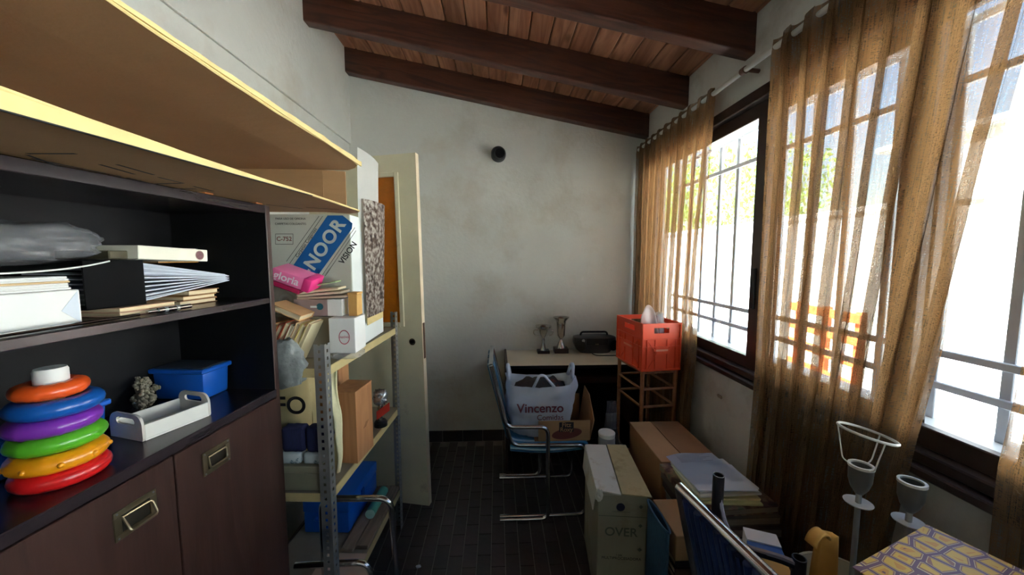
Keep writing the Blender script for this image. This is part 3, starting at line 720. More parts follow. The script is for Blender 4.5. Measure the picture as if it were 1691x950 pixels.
# ================================================================== BIG OPEN CARTON ON TOP OF THE CABINET
cz0 = TPZ+.004
cr = thing('open_carton', 'long open cardboard carton lying on its side on the sideboard', 'box', (0, 0, cz0))
yA, yE, xb, xo, hC = .12, 1.315, -1.045, -.60, .150
mk('bottom', bx(xb, xo, yA, yE, 0, .005), CARD, cr); mk('top', bx(xb, xo, yA, yE, hC-.005, hC), CARD, cr)
mk('back', bx(xb, xb+.005, yA, yE, .005, hC-.005), CARD, cr)
mk('end_panel', bx(xb, xo, yE-.005, yE, .005, hC-.005), CARD, cr); mk('end_panel', bx(xb, xo, yA, yA+.005, .005, hC-.005), CARD, cr)
mk('end_flap', prism([(xo, yE-.004, .006), (xo+.07, yE+.01, .006), (xo+.07, yE+.01, hC-.008), (xo, yE-.004, hC-.006)], (0, .004, 0)), CARD, cr)
def flap(zh, ze, name, rag, seed):
    """flap from the hinge line out to a ragged edge; thickness 5 mm"""
    r_ = random.Random(seed); n = 40; E0 = []
    for k in range(n+1):
        u = k/n; y = yA-.10+(yE+.03-yA+.10)*u
        e = -.468+rag*noise.noise((u*14, seed, 0))-(.06*max(0, (u-.94)/.06)**2)
        E0.append((y, e, ze+.006*noise.noise((u*3, seed, 5))))
    b = nb()
    for k in range(n):
        (ya, ea, za), (yb_, eb, zb_) = E0[k], E0[k+1]
        ya2, yb2 = max(yA, min(yE, ya)), max(yA, min(yE, yb_))
        P = [(xo, ya2, zh), (ea, ya, za), (eb, yb_, zb_), (xo, yb2, zh)]
        lo = [b.verts.new((p[0], p[1], p[2]-.0025)) for p in P]; hi = [b.verts.new((p[0], p[1], p[2]+.0025)) for p in P]
        b.faces.new(lo[::-1]); b.faces.new(hi); b.faces.new((lo[1], lo[2], hi[2], hi[1])); b.faces.new((lo[0], hi[0], hi[3], lo[3]))
    bmesh.ops.remove_doubles(b, verts=b.verts, dist=1e-5)
    o = mk(name, b, CARD, cr)
    mk('cut_edge', tube([(e+.0004, y, z) for y, e, z in E0], .0030, 6), CARD_Y, o)
    return o
def lip(parent, z0, h0, h1, y0, y1, m, seed, rag=.15):
    n = 44; b = nb(); A = []
    for k in range(n+1):
        u = k/n; y = y0+(y1-y0)*u; h = (h0+(h1-h0)*u)*(1+rag*noise.noise((u*16, seed, 2)))
        x = -.4655+.004*noise.noise((u*14, seed, 0)) if False else -.4650
        A.append([b.verts.new((x+dx, y, z0+dz)) for dx, dz in ((-.002, 0), (.002, 0), (.002, h), (-.002, h))])
    for p_, q_ in zip(A, A[1:]):
        for k in range(4): b.faces.new((p_[k], p_[(k+1) % 4], q_[(k+1) % 4], q_[k]))
    b.faces.new(A[0]); b.faces.new(A[-1][::-1])
    return mk('torn_lip', b, m, parent)
ft = flap(hC-.0025, hC+.004, 'top_flap', .004, 2); fb_ = flap(.0025, .001, 'bottom_flap', .003, 4)
lip(fb_, .0, -.027, -.002, .06, .95, CARD_Y, 3, .08); lip(ft, hC+.004, .004, .016, .30, 1.30, CARD_Y, 6, .5)
lo_ = mk('corrugation', tube([(-.4635, .06+.89*k/20, -.027+.025*k/20) for k in range(21)], .0012, 5), INK, fb_)
for k, (y, w_) in enumerate(((.62, .10), (.78, .06), (1.02, .09))): mk('torn_tape', bx(-.505, -.468, y, y+w_, hC+.0075, hC+.009), mat('tape_buff', S(214, 190, 126), .4, alpha=.8), ft)
# printed handling marks under the bottom flap
PM = lambda pts: prism([(p.x, p.y, -.0006-.0) for p in [PZ(x, y, cz0-.0) for x, y in pts]], (0, 0, -.0004))
for seg_ in (((45, 254), (125, 254)), ((45, 256), (100, 276)), ((52, 262), (200, 292)), ((165, 272), (222, 288)), ((193, 272), (254, 289)), ((210, 294), (253, 304)), ((253, 304), (300, 303)), ((262, 293), (304, 303)), ((280, 312), (325, 312)), ((320, 308), (352, 316)), ((440, 338), (500, 345)), ((505, 343), (560, 346))):
    (xa, ya), (xb2, yb2) = seg_; a = PZ(xa, ya, cz0-.007); b_ = PZ(xb2, yb2, cz0-.007); d = (b_-a); n = Vector((-d.y, d.x, 0)).normalized()*.0026
    if max(a.x, b_.x) > -.475: continue
    mk('printed_mark', prism([(p.x, p.y, -.0068) for p in (a+n, a-n, b_-n, b_+n)], (0, 0, -.0003)), INK, fb_)
for px_, py_ in ((346, 323), (429, 341)):
    yy, _z = PC(px_, py_); p = niche(-.012, yy, TPZ+.0002)
    o = mk('wooden_wedge', bx(-.01, .012, -.012, .012, 0, .0036, .0008), mat('orange_wood', S(206, 130, 74), .6), None, False, p, (0, 0, CT)); tag(o, 'small orange wooden wedge under the carton, %s' % ('nearer the middle of the sideboard' if px_ < 400 else 'at the end by the steel shelving'), 'wedge', 'wedges on the sideboard top')
# ================================================================== STEEL SHELVING UNIT
SO = Vector((-.556, 1.17, 0)); ST = R(-3.42); SLN, SDP = .704, .36
sy_ = Vector((-math.sin(ST), math.cos(ST), 0)); sx_ = Vector((math.cos(ST), math.sin(ST), 0))
def SP(x, y, z): return SO+sx_*x+sy_*y+Vector((0, 0, z))
SZ = (.224, .663, 1.089)
su = thing('shelving_unit', 'slotted angle steel shelving unit with beige shelves', 'shelf unit', SO, ST)
def slotted(w_, h_, th=.0018, pitch=.025):
    """flat slotted strip: x 0..w, z 0..h, y thickness; round-ended slots built as gaps"""
    b = bxa(nb(), 0, w_*.36, 0, th, 0, h_); bxa(b, w_*.64, w_, 0, th, 0, h_); z = 0
    while z < h_:
        bxa(b, w_*.36, w_*.64, 0, th, z, min(h_, z+pitch*.56)); z += pitch
    return b
def post(sgx, sgy):
    a = slotted(.034, 1.168); b = xf(slotted(.034, 1.168), Matrix.Rotation(PI/2, 4, 'Z')@Matrix.Identity(4))
    bm = join(a, b)     # L: x 0..w at y~0 and y 0..w at x~0
    return xf(bm, Matrix.Diagonal((sgx, sgy, 1, 1)))
for x, y, gx, gy in ((0, 0, -1, 1), (0, SLN, -1, -1), (-SDP, 0, 1, 1), (-SDP, SLN, 1, -1)): mk('post', post(gx, gy), STEEL, su, loc=(x, y, 0))
for z in SZ:
    s = mk('shelf', bx(-SDP+.003, -.003, .003, SLN-.003, z-.0015, z), SHELFT, su)
    mk('front_lip', bx(-.0035, -.0022, .036, SLN-.036, z-.03, z), SHELFP, s); mk('front_lip', bx(-.0005, .0008, .01, SLN-.01, z-.03, z+.0005, .0003), SHELFP, s)
    mk('end_lip', bx(-SDP+.036, -.036, .002, .0035, z-.03, z), SHELFP, s); mk('end_lip', bx(-SDP+.036, -.036, SLN-.0035, SLN-.002, z-.03, z), SHELFP, s)
    for y in (.02, SLN-.02): mk('bolt', lathe([(0, 0), (.0055, 0), (.0045, .003), (0, .003)], 8), STEEL, s, loc=(.001, y, z-.016), rot=(0, PI/2, 0))

# -- top shelf: tall white carton with printing
KY, KX0, KX1, KZ0, KZ1 = 1.392, -.885, -.546, SZ[2]+.001, 1.606
KW = mat('koh_carton', S(196, 200, 188), .7, var=.05, scale=6); KS = mat('koh_carton_side', S(226, 232, 230), .7, var=.04)
kb = thing('office_carton', 'tall white carton with a diagonal blue band of lettering', 'box', (KX1, KY, KZ0))
mk('body', bx(KX0-KX1, 0, 0, .355, 0, KZ1-KZ0, .002), KW, kb)
KB = mat('koh_blue', S(16, 98, 168), .6, var=.05); KL = mat('koh_letter', S(206, 214, 206), .6)
def kpoly(pts, m, name, dy=.0006): return mk(name, prism([PY(x, y, KY)-Vector((KX1, KY, KZ0))+Vector((0, -dy+.0001, 0)) for x, y in pts], (0, dy*.5, 0)), m, kb)
kpoly([(541, 356), (566, 356), (582, 369), (581, 378), (523, 458), (514, 457), (484, 439)], KB, 'blue_band')
def kline(a, b_, w_=.6, m=INK):
    d = Vector((b_[0]-a[0], b_[1]-a[1])); n = Vector((-d.y, d.x)).normalized()*w_
    kpoly([(a[0]+n.x, a[1]+n.y), (a[0]-n.x, a[1]-n.y), (b_[0]-n.x, b_[1]-n.y), (b_[0]+n.x, b_[1]+n.y)], m, 'printed_line')
for a, b_ in (((473, 432), (527, 357)), ((533, 357), (478, 436)), ((586, 376), (530, 458)), ((588, 381), (537, 456)), ((455, 386.5), (484, 386.5)), ((484, 386.5), (484, 403.5)), ((484, 403.5), (455, 403.5)), ((455, 403.5), (455, 386.5))): kline(a, b_, .35)
def ktext(body, px, py, size, ang, m=INK, **k):
    p = PY(px, py, KY)-Vector((KX1, KY, KZ0)); lettering(body, size, m, kb, (p.x, -.0009, p.z), (PI/2, -R(ang), 0), **k)
ktext('KOH-I-NOOR', 563, 366, .066, 54.3, KL, align='RIGHT', bold=.0022, spacing=1.12)
ktext('C-752', 469.5, 395, .022, 0, mat('ink_red', S(120, 70, 66), .7), bold=.0004)
ktext('PARA USO DE OFICINA', 480, 361.5, .0105, 0); ktext('CARPETAS COLGANTES', 480, 370, .0105, 0)
ktext('Carpetas Colgantes', 506, 401, .0165, 54.3); ktext('VISION', 575, 418, .030, 54.3, bold=.0006)
mk('side_face', bx(-.0001, .0008, .002, .353, .002, KZ1-KZ0-.002), KS, kb)
# calendar hanging against the side of the carton, long white sheet above it
t = thing('wall_calendar', 'curling picture calendar hanging on the white carton side', 'calendar', (KX1+.004, 1.46, 1.20))
PH = print_photo('calendar_print', [S(60, 44, 38), S(120, 96, 84), S(196, 186, 176), S(236, 232, 224)], 55)
def calfn(u, v): return Vector((.012+.03*math.sin(u*2.2)*(.3+.7*v), .03+u*.20, v*.48))
b = grid(14, 10, calfn); bmesh.ops.solidify(b, geom=list(b.faces), thickness=.002); mk('picture', b, PH, t, 'y')
mk('border', bx(.012, .0145, .232, .246, .0, .48), CARD_Y, t); mk('lower_border', bx(.0115, .0145, .03, .232, -.03, -.001), CARD_Y, t)
def whfn(u, v): return Vector((.002+.016*v*v*math.sin(u*2.4+.4), .0+u*.25, .40+v*.27))
b = grid(14, 8, whfn); bmesh.ops.solidify(b, geom=list(b.faces), thickness=.002); mk('blank_sheet', b, PAPER, t, 'y')
# white logo box, clear packet under it
a = PY(545, 571, 1.262); z0 = SZ[2]+.026
t = thing('logo_box', 'white cube box with a red and blue oval logo', 'box', (PY(544, 568, 1.262).x, 1.262, z0)); w_ = PY(587, 568, 1.262).x-PY(544, 568, 1.262).x
hh = HZ(Vector((a.x, 1.262, 0)), 526)-z0
mk('body', bx(0, w_, 0, .10, 0, hh, .0015), PAPER, t)
mk('oval', xf(lathe([(.0195, 0), (.022, 0), (.022, .0004), (.0195, .0004)], 32, None, True), Matrix.Diagonal((.85, 1.15, 1, 1))), mat('logo_red', S(190, 60, 90), .6), t, loc=(w_*.58, -.0002, hh*.46), rot=(PI/2, 0, 0))
lettering('nativa', .0135, MATS['logo_red'], t, (w_*.58, -.0006, hh*.47), FRONT)
o = mk('clear_packet', blob(.10, .10, .024, 5, .15, 5, 4), CLEAR, None, 'all', (a.x+w_*.45, 1.312, SZ[2]+.001)); tag(o, 'flat clear plastic packet under the logo box', 'packet')
# leaning paperbacks
cols = [(206, 140, 76), (150, 60, 44), (186, 84, 54), (222, 214, 196), (216, 176, 132), (206, 186, 110), (226, 214, 176)]
bxp = -.80; tl = R(64)
for k, c_ in enumerate(cols):
    lb = ['orange', 'dark red', 'brick red', 'white', 'peach', 'mustard', 'cream'][k]; h_ = .012+.003*(k % 3)
    bxp += (h_+.0012)/math.sin(tl)
    book('%s paperback leaning in the row on the top steel shelf' % lb, (bxp, 1.212, SZ[2]+.003), 0, .150-.006*(k % 2), .082, h_, CB(*c_), 'y1', 'paperbacks leaning on the steel shelf', rot=(0, -tl, 0))
t = book('thick peach paperback lying aslant on the leaning row', (-.745, 1.206, SZ[2]+.192), 0, .105, .088, .020, CB(222, 176, 124), 'y1', rot=(0, R(24), 0))
# pale box with a picture of a hairdryer, pink case, pamphlets on a hidden base
o = mk('grey_carton', bx(-.83, -.588, 1.30, 1.385, 0, z0+hh-SZ[2]-.001, .002), mat('greybrown_card', S(140, 132, 116), .85), None, False, (0, 0, SZ[2]+.001)); tag(o, 'plain brown carton hidden behind the leaning paperbacks', 'box')
pz = z0+hh+.0015
t = thing('appliance_box', 'small mauve box with a teal appliance picture and white end', 'box', (PY(541, 520, 1.30).x, 1.30, pz+.0), R(-3))
mk('body', bx(-.118, 0, 0, .08, 0, .060, .001), mat('mauve_box', S(170, 146, 142), .6), t); mk('white_end', bx(.0002, .052, .0, .08, 0.0, .060, .001), PAPER, t)
mk('picture', lathe([(0, 0), (.012, 0), (.012, .0006), (0, .0006)], 18), mat('teal_print', S(40, 110, 124), .5), t, loc=(-.026, -.0002, .034), rot=(PI/2, 0, 0)); mk('picture_handle', bx(-.06, -.036, -.0008, 0, .030, .037), PAPER, t)
pz2 = pz+.062
t = thing('magazine_roll', 'loose cream magazines lying on the appliance box', 'magazine', (-.69, 1.275, pz2), R(4))
for k, (w_, c_) in enumerate(((.16, (196, 172, 150)), (.15, (214, 196, 170)), (.14, (232, 214, 180)))): mk('magazine', bx(0, w_, 0, .09, k*.009, k*.009+.0082, .002), CB(*c_), t, rot=(0, R(-2-2*k), R(1*k)))
t = thing('pamphlet', 'pale green pamphlet tilted on the cream magazines', 'pamphlet', (-.665, 1.285, pz2+.040), 0, rot=(0, R(-10), R(10)))
mk('cover', bx(0, .10, 0, .08, 0, .004, .001), CB(176, 206, 150), t)
o = mk('small_carton', join(bx(0, .03, 0, .05, 0, .075, .001), bx(-.002, .032, -.002, .052, .0755, .083, .001)), mat('small_carton_tan', S(216, 168, 96), .7), None, False, (PY(575, 497, 1.30).x, 1.30, pz), (0, 0, 0))
tag(o, 'small tan carton beside the appliance box', 'box')
p = thing('pink_case', 'bright pink plastic case with white outlined lettering', 'case', (PY(456, 470, 1.225).x-.02, 1.222, pz2+.075), 0, rot=(R(8), R(22), R(6)))
PK = mat('pink_plastic', S(250, 128, 180), .35, var=.05); PKD = mat('pink_dark', S(240, 60, 140), .35, var=.05)
mk('body', bx(0, .125, 0, .10, 0, .042, .004, 2), PK, p, 'y'); mk('end_cap', bx(.100, .128, -.002, .102, -.002, .044, .005, 2), PKD, p, 'y'); mk('base', bx(.0, .10, .0, .10, -.018, -.001, .003), mat('pink_maroon', S(170, 30, 84), .5), p)
lettering('gloria', .036, mat('pink_white', S(250, 236, 242), .5), p, (.050, -.0014, .022), FRONT, bold=.0006)
# crumpled silver-grey bag slumped over the near end of the shelf
b = blob(.125, .05, .155, 9, .16, 2.6, 2.6, 40, 28, .22)
o = mk('grey_sack', b, mat('grey_crumpled', S(150, 156, 154), .35, var=.3, scale=20, bump=.6, bscale=35), None, 'all', (-.668, 1.188, SZ[2]-.062), (0, R(-16), R(-3))); tag(o, 'crumpled silver grey plastic sack at the end of the steel shelf', 'bag')

# -- second shelf
z2 = SZ[1]+.001
p = SP(-.15, .20, z2)
kr = thing('kraft_bag', 'kraft paper carrier bag with big black lettering', 'bag', SP(-.235, .135, z2), ST)
def kfn(u, v):
    a = 2*PI*u; q = (abs(math.cos(a))**6+abs(math.sin(a))**6)**(-1/6); w_ = .11*(1-.06*v); d_ = .075*(1-.35*v)
    return Vector((w_*q*math.cos(a)+.004*noise.noise((u*9, v*5, 1)), d_*q*math.sin(a)+.008*noise.noise((u*7, v*6, 4)), .37*v))
mk('body', grid(40, 16, kfn), mat('kraft_cream', S(206, 190, 140), .8, var=.1, bump=.4, bscale=14), kr, 'all')
lettering('INFO', .085, INK, kr, (.035, -.078, .275), FRONT, bold=.0015)
cp = thing('grey_file_box', 'grey-green file box at the bottom of the pile on the second shelf', 'box', SP(-.185, .012, z2), ST)
mk('body', bx(0, .16, 0, .045, 0, .085, .002), mat('greygreen_board', S(134, 132, 110), .7), cp); mk('lid', bx(-.002, .162, -.002, .047, .062, .087, .002), mat('greygreen_lid', S(150, 146, 122), .7), cp)
for k, (x, lb) in enumerate(((-.165, 'white packet with teal print, left of two on the grey file box'), (-.085, 'white packet with teal print, right of two on the grey file box'))):
    q = thing('printed_packet', lb, 'packet', SP(x-.015, .012, z2+.089), ST); mk('film', rbox(.075, .042, .042, .012, 3), mat('packet_white', S(196, 208, 208), .5, stain=(S(40, 100, 120), 30, .58, .64)), q, 'y', loc=(.038, .024, 0))
for k, x in enumerate((-.128, -.046)):
    q = blob(.078, .042, .085, 20+k, .07, 4, 9); o = mk('navy_bundle', q, mat('navy_denim', S(36, 40, 82), .9, var=.25, scale=40, stretch=(6, 6, 1)), None, 'all', SP(x, .036, z2+.133), (0, 0, ST)); tag(o, 'folded navy cloth bundle, %s on the printed packets' % ('larger' if k == 0 else 'second'), 'cloth')
o = mk('cream_cloth', grid(10, 24, lambda u, v: Vector((-.018+.036*u+.010*math.sin(v*5), .014*math.sin(u*6+v*3)+.006*math.sin(v*14), .384*v))), mat('cream_fabric', S(228, 222, 180), .85, var=.06, bump=.3), None, 'all', SP(-.045, .125, z2)); tag(o, 'cream cloth standing folded beside the steel post', 'cloth')
md = o.modifiers.new('thickness', 'SOLIDIFY'); md.thickness = .006
WB = grain('box_wood', S(196, 142, 96), S(180, 126, 82), 'Z', .5, obj_rand=.05)
a, b_ = PZ(591, 766, z2), PZ(617, 736, z2); d = b_-a; rzz = math.atan2(d.y, d.x)
t = thing('wooden_box', 'tall plain wooden box standing on the second shelf', 'box', (a.x, a.y, z2), rzz); h_ = HZ(b_, 628)-z2; L_ = d.length
mk('body', bx(0, L_, 0, .10, 0, h_-.006, .001), WB, t); mk('lid', bx(-.001, L_+.001, -.001, .101, h_-.0055, h_, .001), WB, t)
for k in (.40, .5): mk('slot', prism([(L_*k, -.0006, h_*.40), (L_*k+.004, -.0006, h_*.40), (L_*(k+.22), -.0006, h_*.47), (L_*(k+.22)-.004, -.0006, h_*.47)], (0, .0005, 0)), mat('slot_dark', S(110, 70, 44), .7), t)
t = thing('wooden_cabinet_box', 'second wooden box, taller, behind the plain wooden box', 'box', SP(-.30, .30, z2), ST)
mk('body', bx(0, .19, 0, .09, 0, .395, .001), WB, t); mk('door', bx(.02, .17, -.006, -.001, .02, .37, .001), WB, t)
c = PZ(629, 703, z2)
t = thing('small_trophy', 'small silver trophy on a black base with a red ribbon', 'trophy', (c.x, c.y, z2))
mk('base', lathe([(0, 0), (.030, 0), (.030, .018), (.022, .028), (0, .028)], 24), BLACK, t, 'y'); mk('stem', lathe([(0, .028), (.010, .028), (.006, .06), (.014, .085), (.010, .10), (0, .10)], 18), CHROME, t, 'y')
mk('cup', blob(.06, .05, .07, 3, .3, 4, 3, 24, 16, .3), mat('foil', S(200, 202, 206), .25, .8, bump=.5, bscale=40), t, 'all', loc=(.0, .005, .10)); mk('ribbon', prism([(-.012, -.02, .035), (.045, -.01, .075), (.045, -.01, .115), (-.012, -.02, .075)], (0, .003, 0)), RED, t)
# -- bottom shelf
z3 = SZ[0]+.001
a, b_ = PZ(503, 880, z3), PZ(583, 876, z3)
t = thing('blue_case', 'bright blue plastic tool case on the bottom shelf', 'case', (a.x, a.y, z3), ST); L_ = min((b_-a).length, .20); hB = .15
mk('body', bx(0, L_, 0, .32, 0, hB*.62, .006, 2), BLUED, t, 'y'); mk('lid', bx(-.003, L_+.003, -.003, .323, hB*.62+.001, hB, .008, 2), BLUED, t, 'y'); mk('latch', bx(L_+.003, L_+.010, .12, .15, hB*.45, hB*.8, .002), mat('blue_latch', S(20, 70, 150), .4), t); mk('handle', tube(fil([(L_*.3, -.003, hB*.5), (L_*.3, -.02, hB*.5), (L_*.7, -.02, hB*.5), (L_*.7, -.003, hB*.5)], .01), .005, 8), BLUED, t, 'y')
GB = grain('grey_board', S(146, 128, 108), S(122, 106, 90), 'Y', .8)
for k, (x0, x1, lb) in enumerate(((-.112, -.062, 'weathered grey board beside the blue case'), (-.056, -.006, 'weathered grey board at the front of the bottom shelf'))):
    o = mk('loose_board', bx(0, x1-x0, 0, .42-.02*k, 0, .016, .0015), GB, None, False, SP(x0, .262+.02*k, z3), (0, 0, ST)); tag(o, lb, 'board')
t = thing('teal_roll', 'teal green roll lying on the grey boards', 'roll', SP(-.06, .44, z3+.0165), ST)
mk('sleeve', tube([(0, 0, .0225), (.0, .17, .0225)], .022, 18), mat('teal_plastic', S(92, 176, 150), .5, var=.08), t, 'y'); mk('end_cap', tube([(0, -.006, .0225), (0, -.0005, .0225)], .0215, 18), mat('teal_pale', S(170, 214, 196), .5), t, 'y')
SHT = mat('board_pinkish', S(212, 186, 164), .85, var=.08, scale=6)
t = thing('cardboard_sheets', 'flat cardboard sheets fanned out at the near end of bottom shelf', 'cardboard', SP(-.17, .005, z3), ST)
mk('sheet', bx(.0, .172, .002, .25, 0, .004), SHT, t); mk('sheet', bx(.128, .205, .03, .20, .0055, .009), SHT, t, rot=(0, R(-1), R(-9))); mk('sheet', bx(.125, .20, -.01, .09, .0105, .014), SHT, t, rot=(0, R(-1), R(7)))
# bent chrome tube frame poking out of the bottom shelf
p1 = PZ(600, 822, .55); q1 = PZ(640, 832, .55)
cf = thing('chrome_stand', 'bent chrome tube frame poking out of the bottom shelf', 'stand', (0, 0, 0))
yb = p1.y; zt1 = .55
xl = PY(532, 850, yb).x
t1 = fil([(xl, yb, .243), (xl, yb, zt1), (q1.x, yb, zt1-.005), (q1.x+.012, yb, .30), (q1.x+.02, yb-.005, .013)], .05, 8)
mk('upper_tube', tube(t1, .0115, 12), CHROME, cf, 'y')
p2 = PZ(560, 930, .33); q2 = PZ(604, 940, .33)
t2 = fil([(-.74, p2.y, .325), (q2.x, p2.y, .33), (q2.x+.02, p2.y, .17), (q2.x+.025, p2.y-.005, .013)], .05, 8)
mk('lower_tube', tube(t2, .0115, 12), CHROME, cf, 'y')
mk('floor_tube', tube([(q1.x+.02, yb-.005, .012), (q2.x+.025, p2.y-.005, .012)], .0115, 12), CHROME, cf, 'y')

# ================================================================== DESK, TROPHIES, RADIO
DZ = .728; dk = thing('desk', 'dark brown desk with a cream laminate top against the back wall', 'desk', (.055, 2.355, 0))
DL, DDp = .93, .405
mk('top', bx(.016, DL, 0, DDp, DZ-.022, DZ, .002), mat('cream_laminate', S(214, 206, 184), .35, var=.05), dk); mk('edge_band', bx(.016, DL, -.003, -.0002, DZ-.022, DZ-.001), BLACK, dk)
mk('side_panel', bx(0, .015, -.004, DDp, 0, DZ+.010, .001), DARKW, dk); mk('side_panel', bx(DL-.016, DL, .02, DDp, 0, DZ-.023), DARKW, dk)
mk('back_panel', bx(.016, DL-.017, DDp-.02, DDp-.006, .10, DZ-.023), BLACKW, dk); mk('shelf', bx(.016, DL-.017, .10, DDp-.021, .60, .618), DARKW, dk); mk('lower_shelf', bx(.016, DL-.017, .12, DDp-.021, .20, .218), DARKW, dk)
mk('rail', bx(.016, DL-.017, .05, .068, .585, .625), DARKW, dk)
SIL = mat('trophy_silver', S(196, 193, 186), .2, .9, var=.1)
def trophy(label, px_, py_, ytop, k, tall):
    c = PZ(px_, py_, DZ); h_ = HZ(c, ytop)-DZ; t = thing('trophy_cup', label, 'trophy', (c.x, c.y, DZ+.0005), 0, 'trophies on the desk')
    bw = .045 if not tall else .052
    mk('plinth', bx(-bw, bw, -bw*.8, bw*.8, 0, .022 if not tall else .036, .002), mat('plinth_brown', S(50, 30, 26), .35), t)
    z = .0225 if not tall else .0365
    if tall: pr = [(0, z), (.036, z), (.030, z+.02), (.017, z+.045), (.010, z+.062), (.013, z+.068), (.030, z+.095), (.034, h_*.80), (.038, h_*.90), (.058, h_*.975), (.062, h_), (.055, h_-.003), (.034, h_*.9), (.0, h_*.5)]
    else: pr = [(0, z), (.024, z), (.016, z+.03), (.010, z+.06), (.012, z+.072), (.009, z+.09), (.020, z+.11), (.030, h_*.78), (.034, h_*.86), (.058, h_*.93), (.060, h_), (.054, h_-.003), (.034, h_*.88), (0, h_*.6)]
    mk('cup', lathe(pr, 32), SIL, t, 'y')
    if not tall:
        for s in (-1, 1): mk('handle', tube(fil([(s*.038, 0, h_*.84), (s*.075, 0, h_*.84), (s*.072, 0, h_*.66), (s*.03, 0, h_*.62)], .03, 5), .003, 8), SIL, t, 'y')
trophy('short two-handled silver trophy cup on a thin dark plinth', 897, 583, 538, 0, False)
trophy('tall slender silver trophy vase on a thick brown plinth', 926, 582, 524, 1, True)
c = PZ(985, 586, DZ)
rd = thing('portable_radio', 'black portable radio cassette player on the desk', 'radio', (c.x+.005, c.y+.09, DZ+.0005))
def rfn(u, v):
    a = 2*PI*u; q = (abs(math.cos(a))**3.2+abs(math.sin(a))**3.2)**(-1/3.2); k = .80+.32*math.sin(min(1, v*1.15)*PI*.62)
    if v > .93: k *= 1-(v-.93)*3.2
    return Vector((.145*q*math.cos(a)*k, .075*q*math.sin(a)*(k*.9), .125*v))
b = grid(44, 14, rfn); b.faces.new([v for v in b.verts if abs(v.co.z) < 1e-6][::-1][1:]) if False else None
bmesh.ops.remove_doubles(b, verts=b.verts, dist=1e-5); bmesh.ops.holes_fill(b, edges=[e for e in b.edges if e.is_boundary], sides=0)
mk('body', b, mat('radio_black', S(44, 44, 50), .35, var=.06), rd, 'y')
mk('handle', tube(fil([(-.105, .01, .105), (-.10, .01, .150), (.10, .01, .150), (.105, .01, .105)], .02, 5), .0075, 10), BLACK, rd, 'y'); mk('cassette_door', bx(-.075, .085, -.078, -.068, .065, .118, .006, 2), BLACK, rd, 'y')
for x in (-.118, .128): mk('speaker', lathe([(0, 0), (.036, 0), (.040, .008), (.036, .010), (.0, .004)], 26), BLACK, rd, 'y', loc=(x, -.060, .062), rot=(PI/2, 0, R(-24) if x < 0 else R(24)))
mk('badge', bx(-.012, .014, -.0795, -.078, .072, .079, .0005), CHROME, rd); mk('dial', lathe([(0, 0), (.012, 0), (.010, .004), (0, .004)], 18), STEEL, rd, 'y', loc=(-.10, -.072, .10), rot=(PI/2, 0, 0))
mk('power_cord', tube(fil([(-.05, -.07, .02), (-.03, -.12, .004), (.05, -.135, .004), (.16, -.13, .004), (.22, -.10, .004)], .04, 5), .0032, 6), BLACK, rd, 'y')

# ================================================================== CANE STAND AND ORANGE CRATE
CZT = .826; CR = R(7); cc = Vector((.785, 1.90, 0)); CW, CDp = .222, .30
cst = thing('cane_stand', 'tall bamboo cane stand with two tiers of rungs', 'stand', cc, CR)
corn = ((.012, .012), (CW-.012, .012), (CW-.012, CDp-.012), (.012, CDp-.012))
for x, y in corn:
    lg = mk('leg', tube([(x, y, z) for z in (0, .2, .205, .21, .42, .425, .43, .64, .645, .65, CZT-.012)], .011, 10, rr=[.011, .0105, .013, .0105, .0105, .013, .0105, .0105, .013, .0105, .011]), RATTAN, cst, 'y')
for (xa, ya), (xb2, yb2) in zip(corn, corn[1:]+corn[:1]):
    for z in (.22, .62, .72, CZT-.012): mk('rung', tube([(xa, ya, z), (xb2, yb2, z)], .0075, 8), RATTAN, cst, 'y')
for k in range(7): mk('top_cane', tube([(.012+k*(CW-.024)/6, .0, CZT-.008), (.012+k*(CW-.024)/6, CDp, CZT-.008)], .0075, 8), RATTAN, cst, 'y')
cz = thing('plastic_crate', 'orange plastic crate on the cane stand', 'crate', cc+Vector((0, 0, CZT+.0005)), CR); h_ = .262
mk('base', bx(0, CW, 0, CDp, 0, .005), ORANGE, cz)
def crate_wall(L_, name):
    """wall in x 0..L, z 0..h with a hand slot, y thickness; ribs and raised plaque are parts"""
    s0, s1 = L_*.30, L_*.70
    return join(bx(0, L_, 0, .004, .005, h_-.055), bx(0, s0, 0, .004, h_-.055, h_-.025), bx(s1, L_, 0, .004, h_-.055, h_-.025), bx(0, L_, -.0, .004, h_-.025, h_))
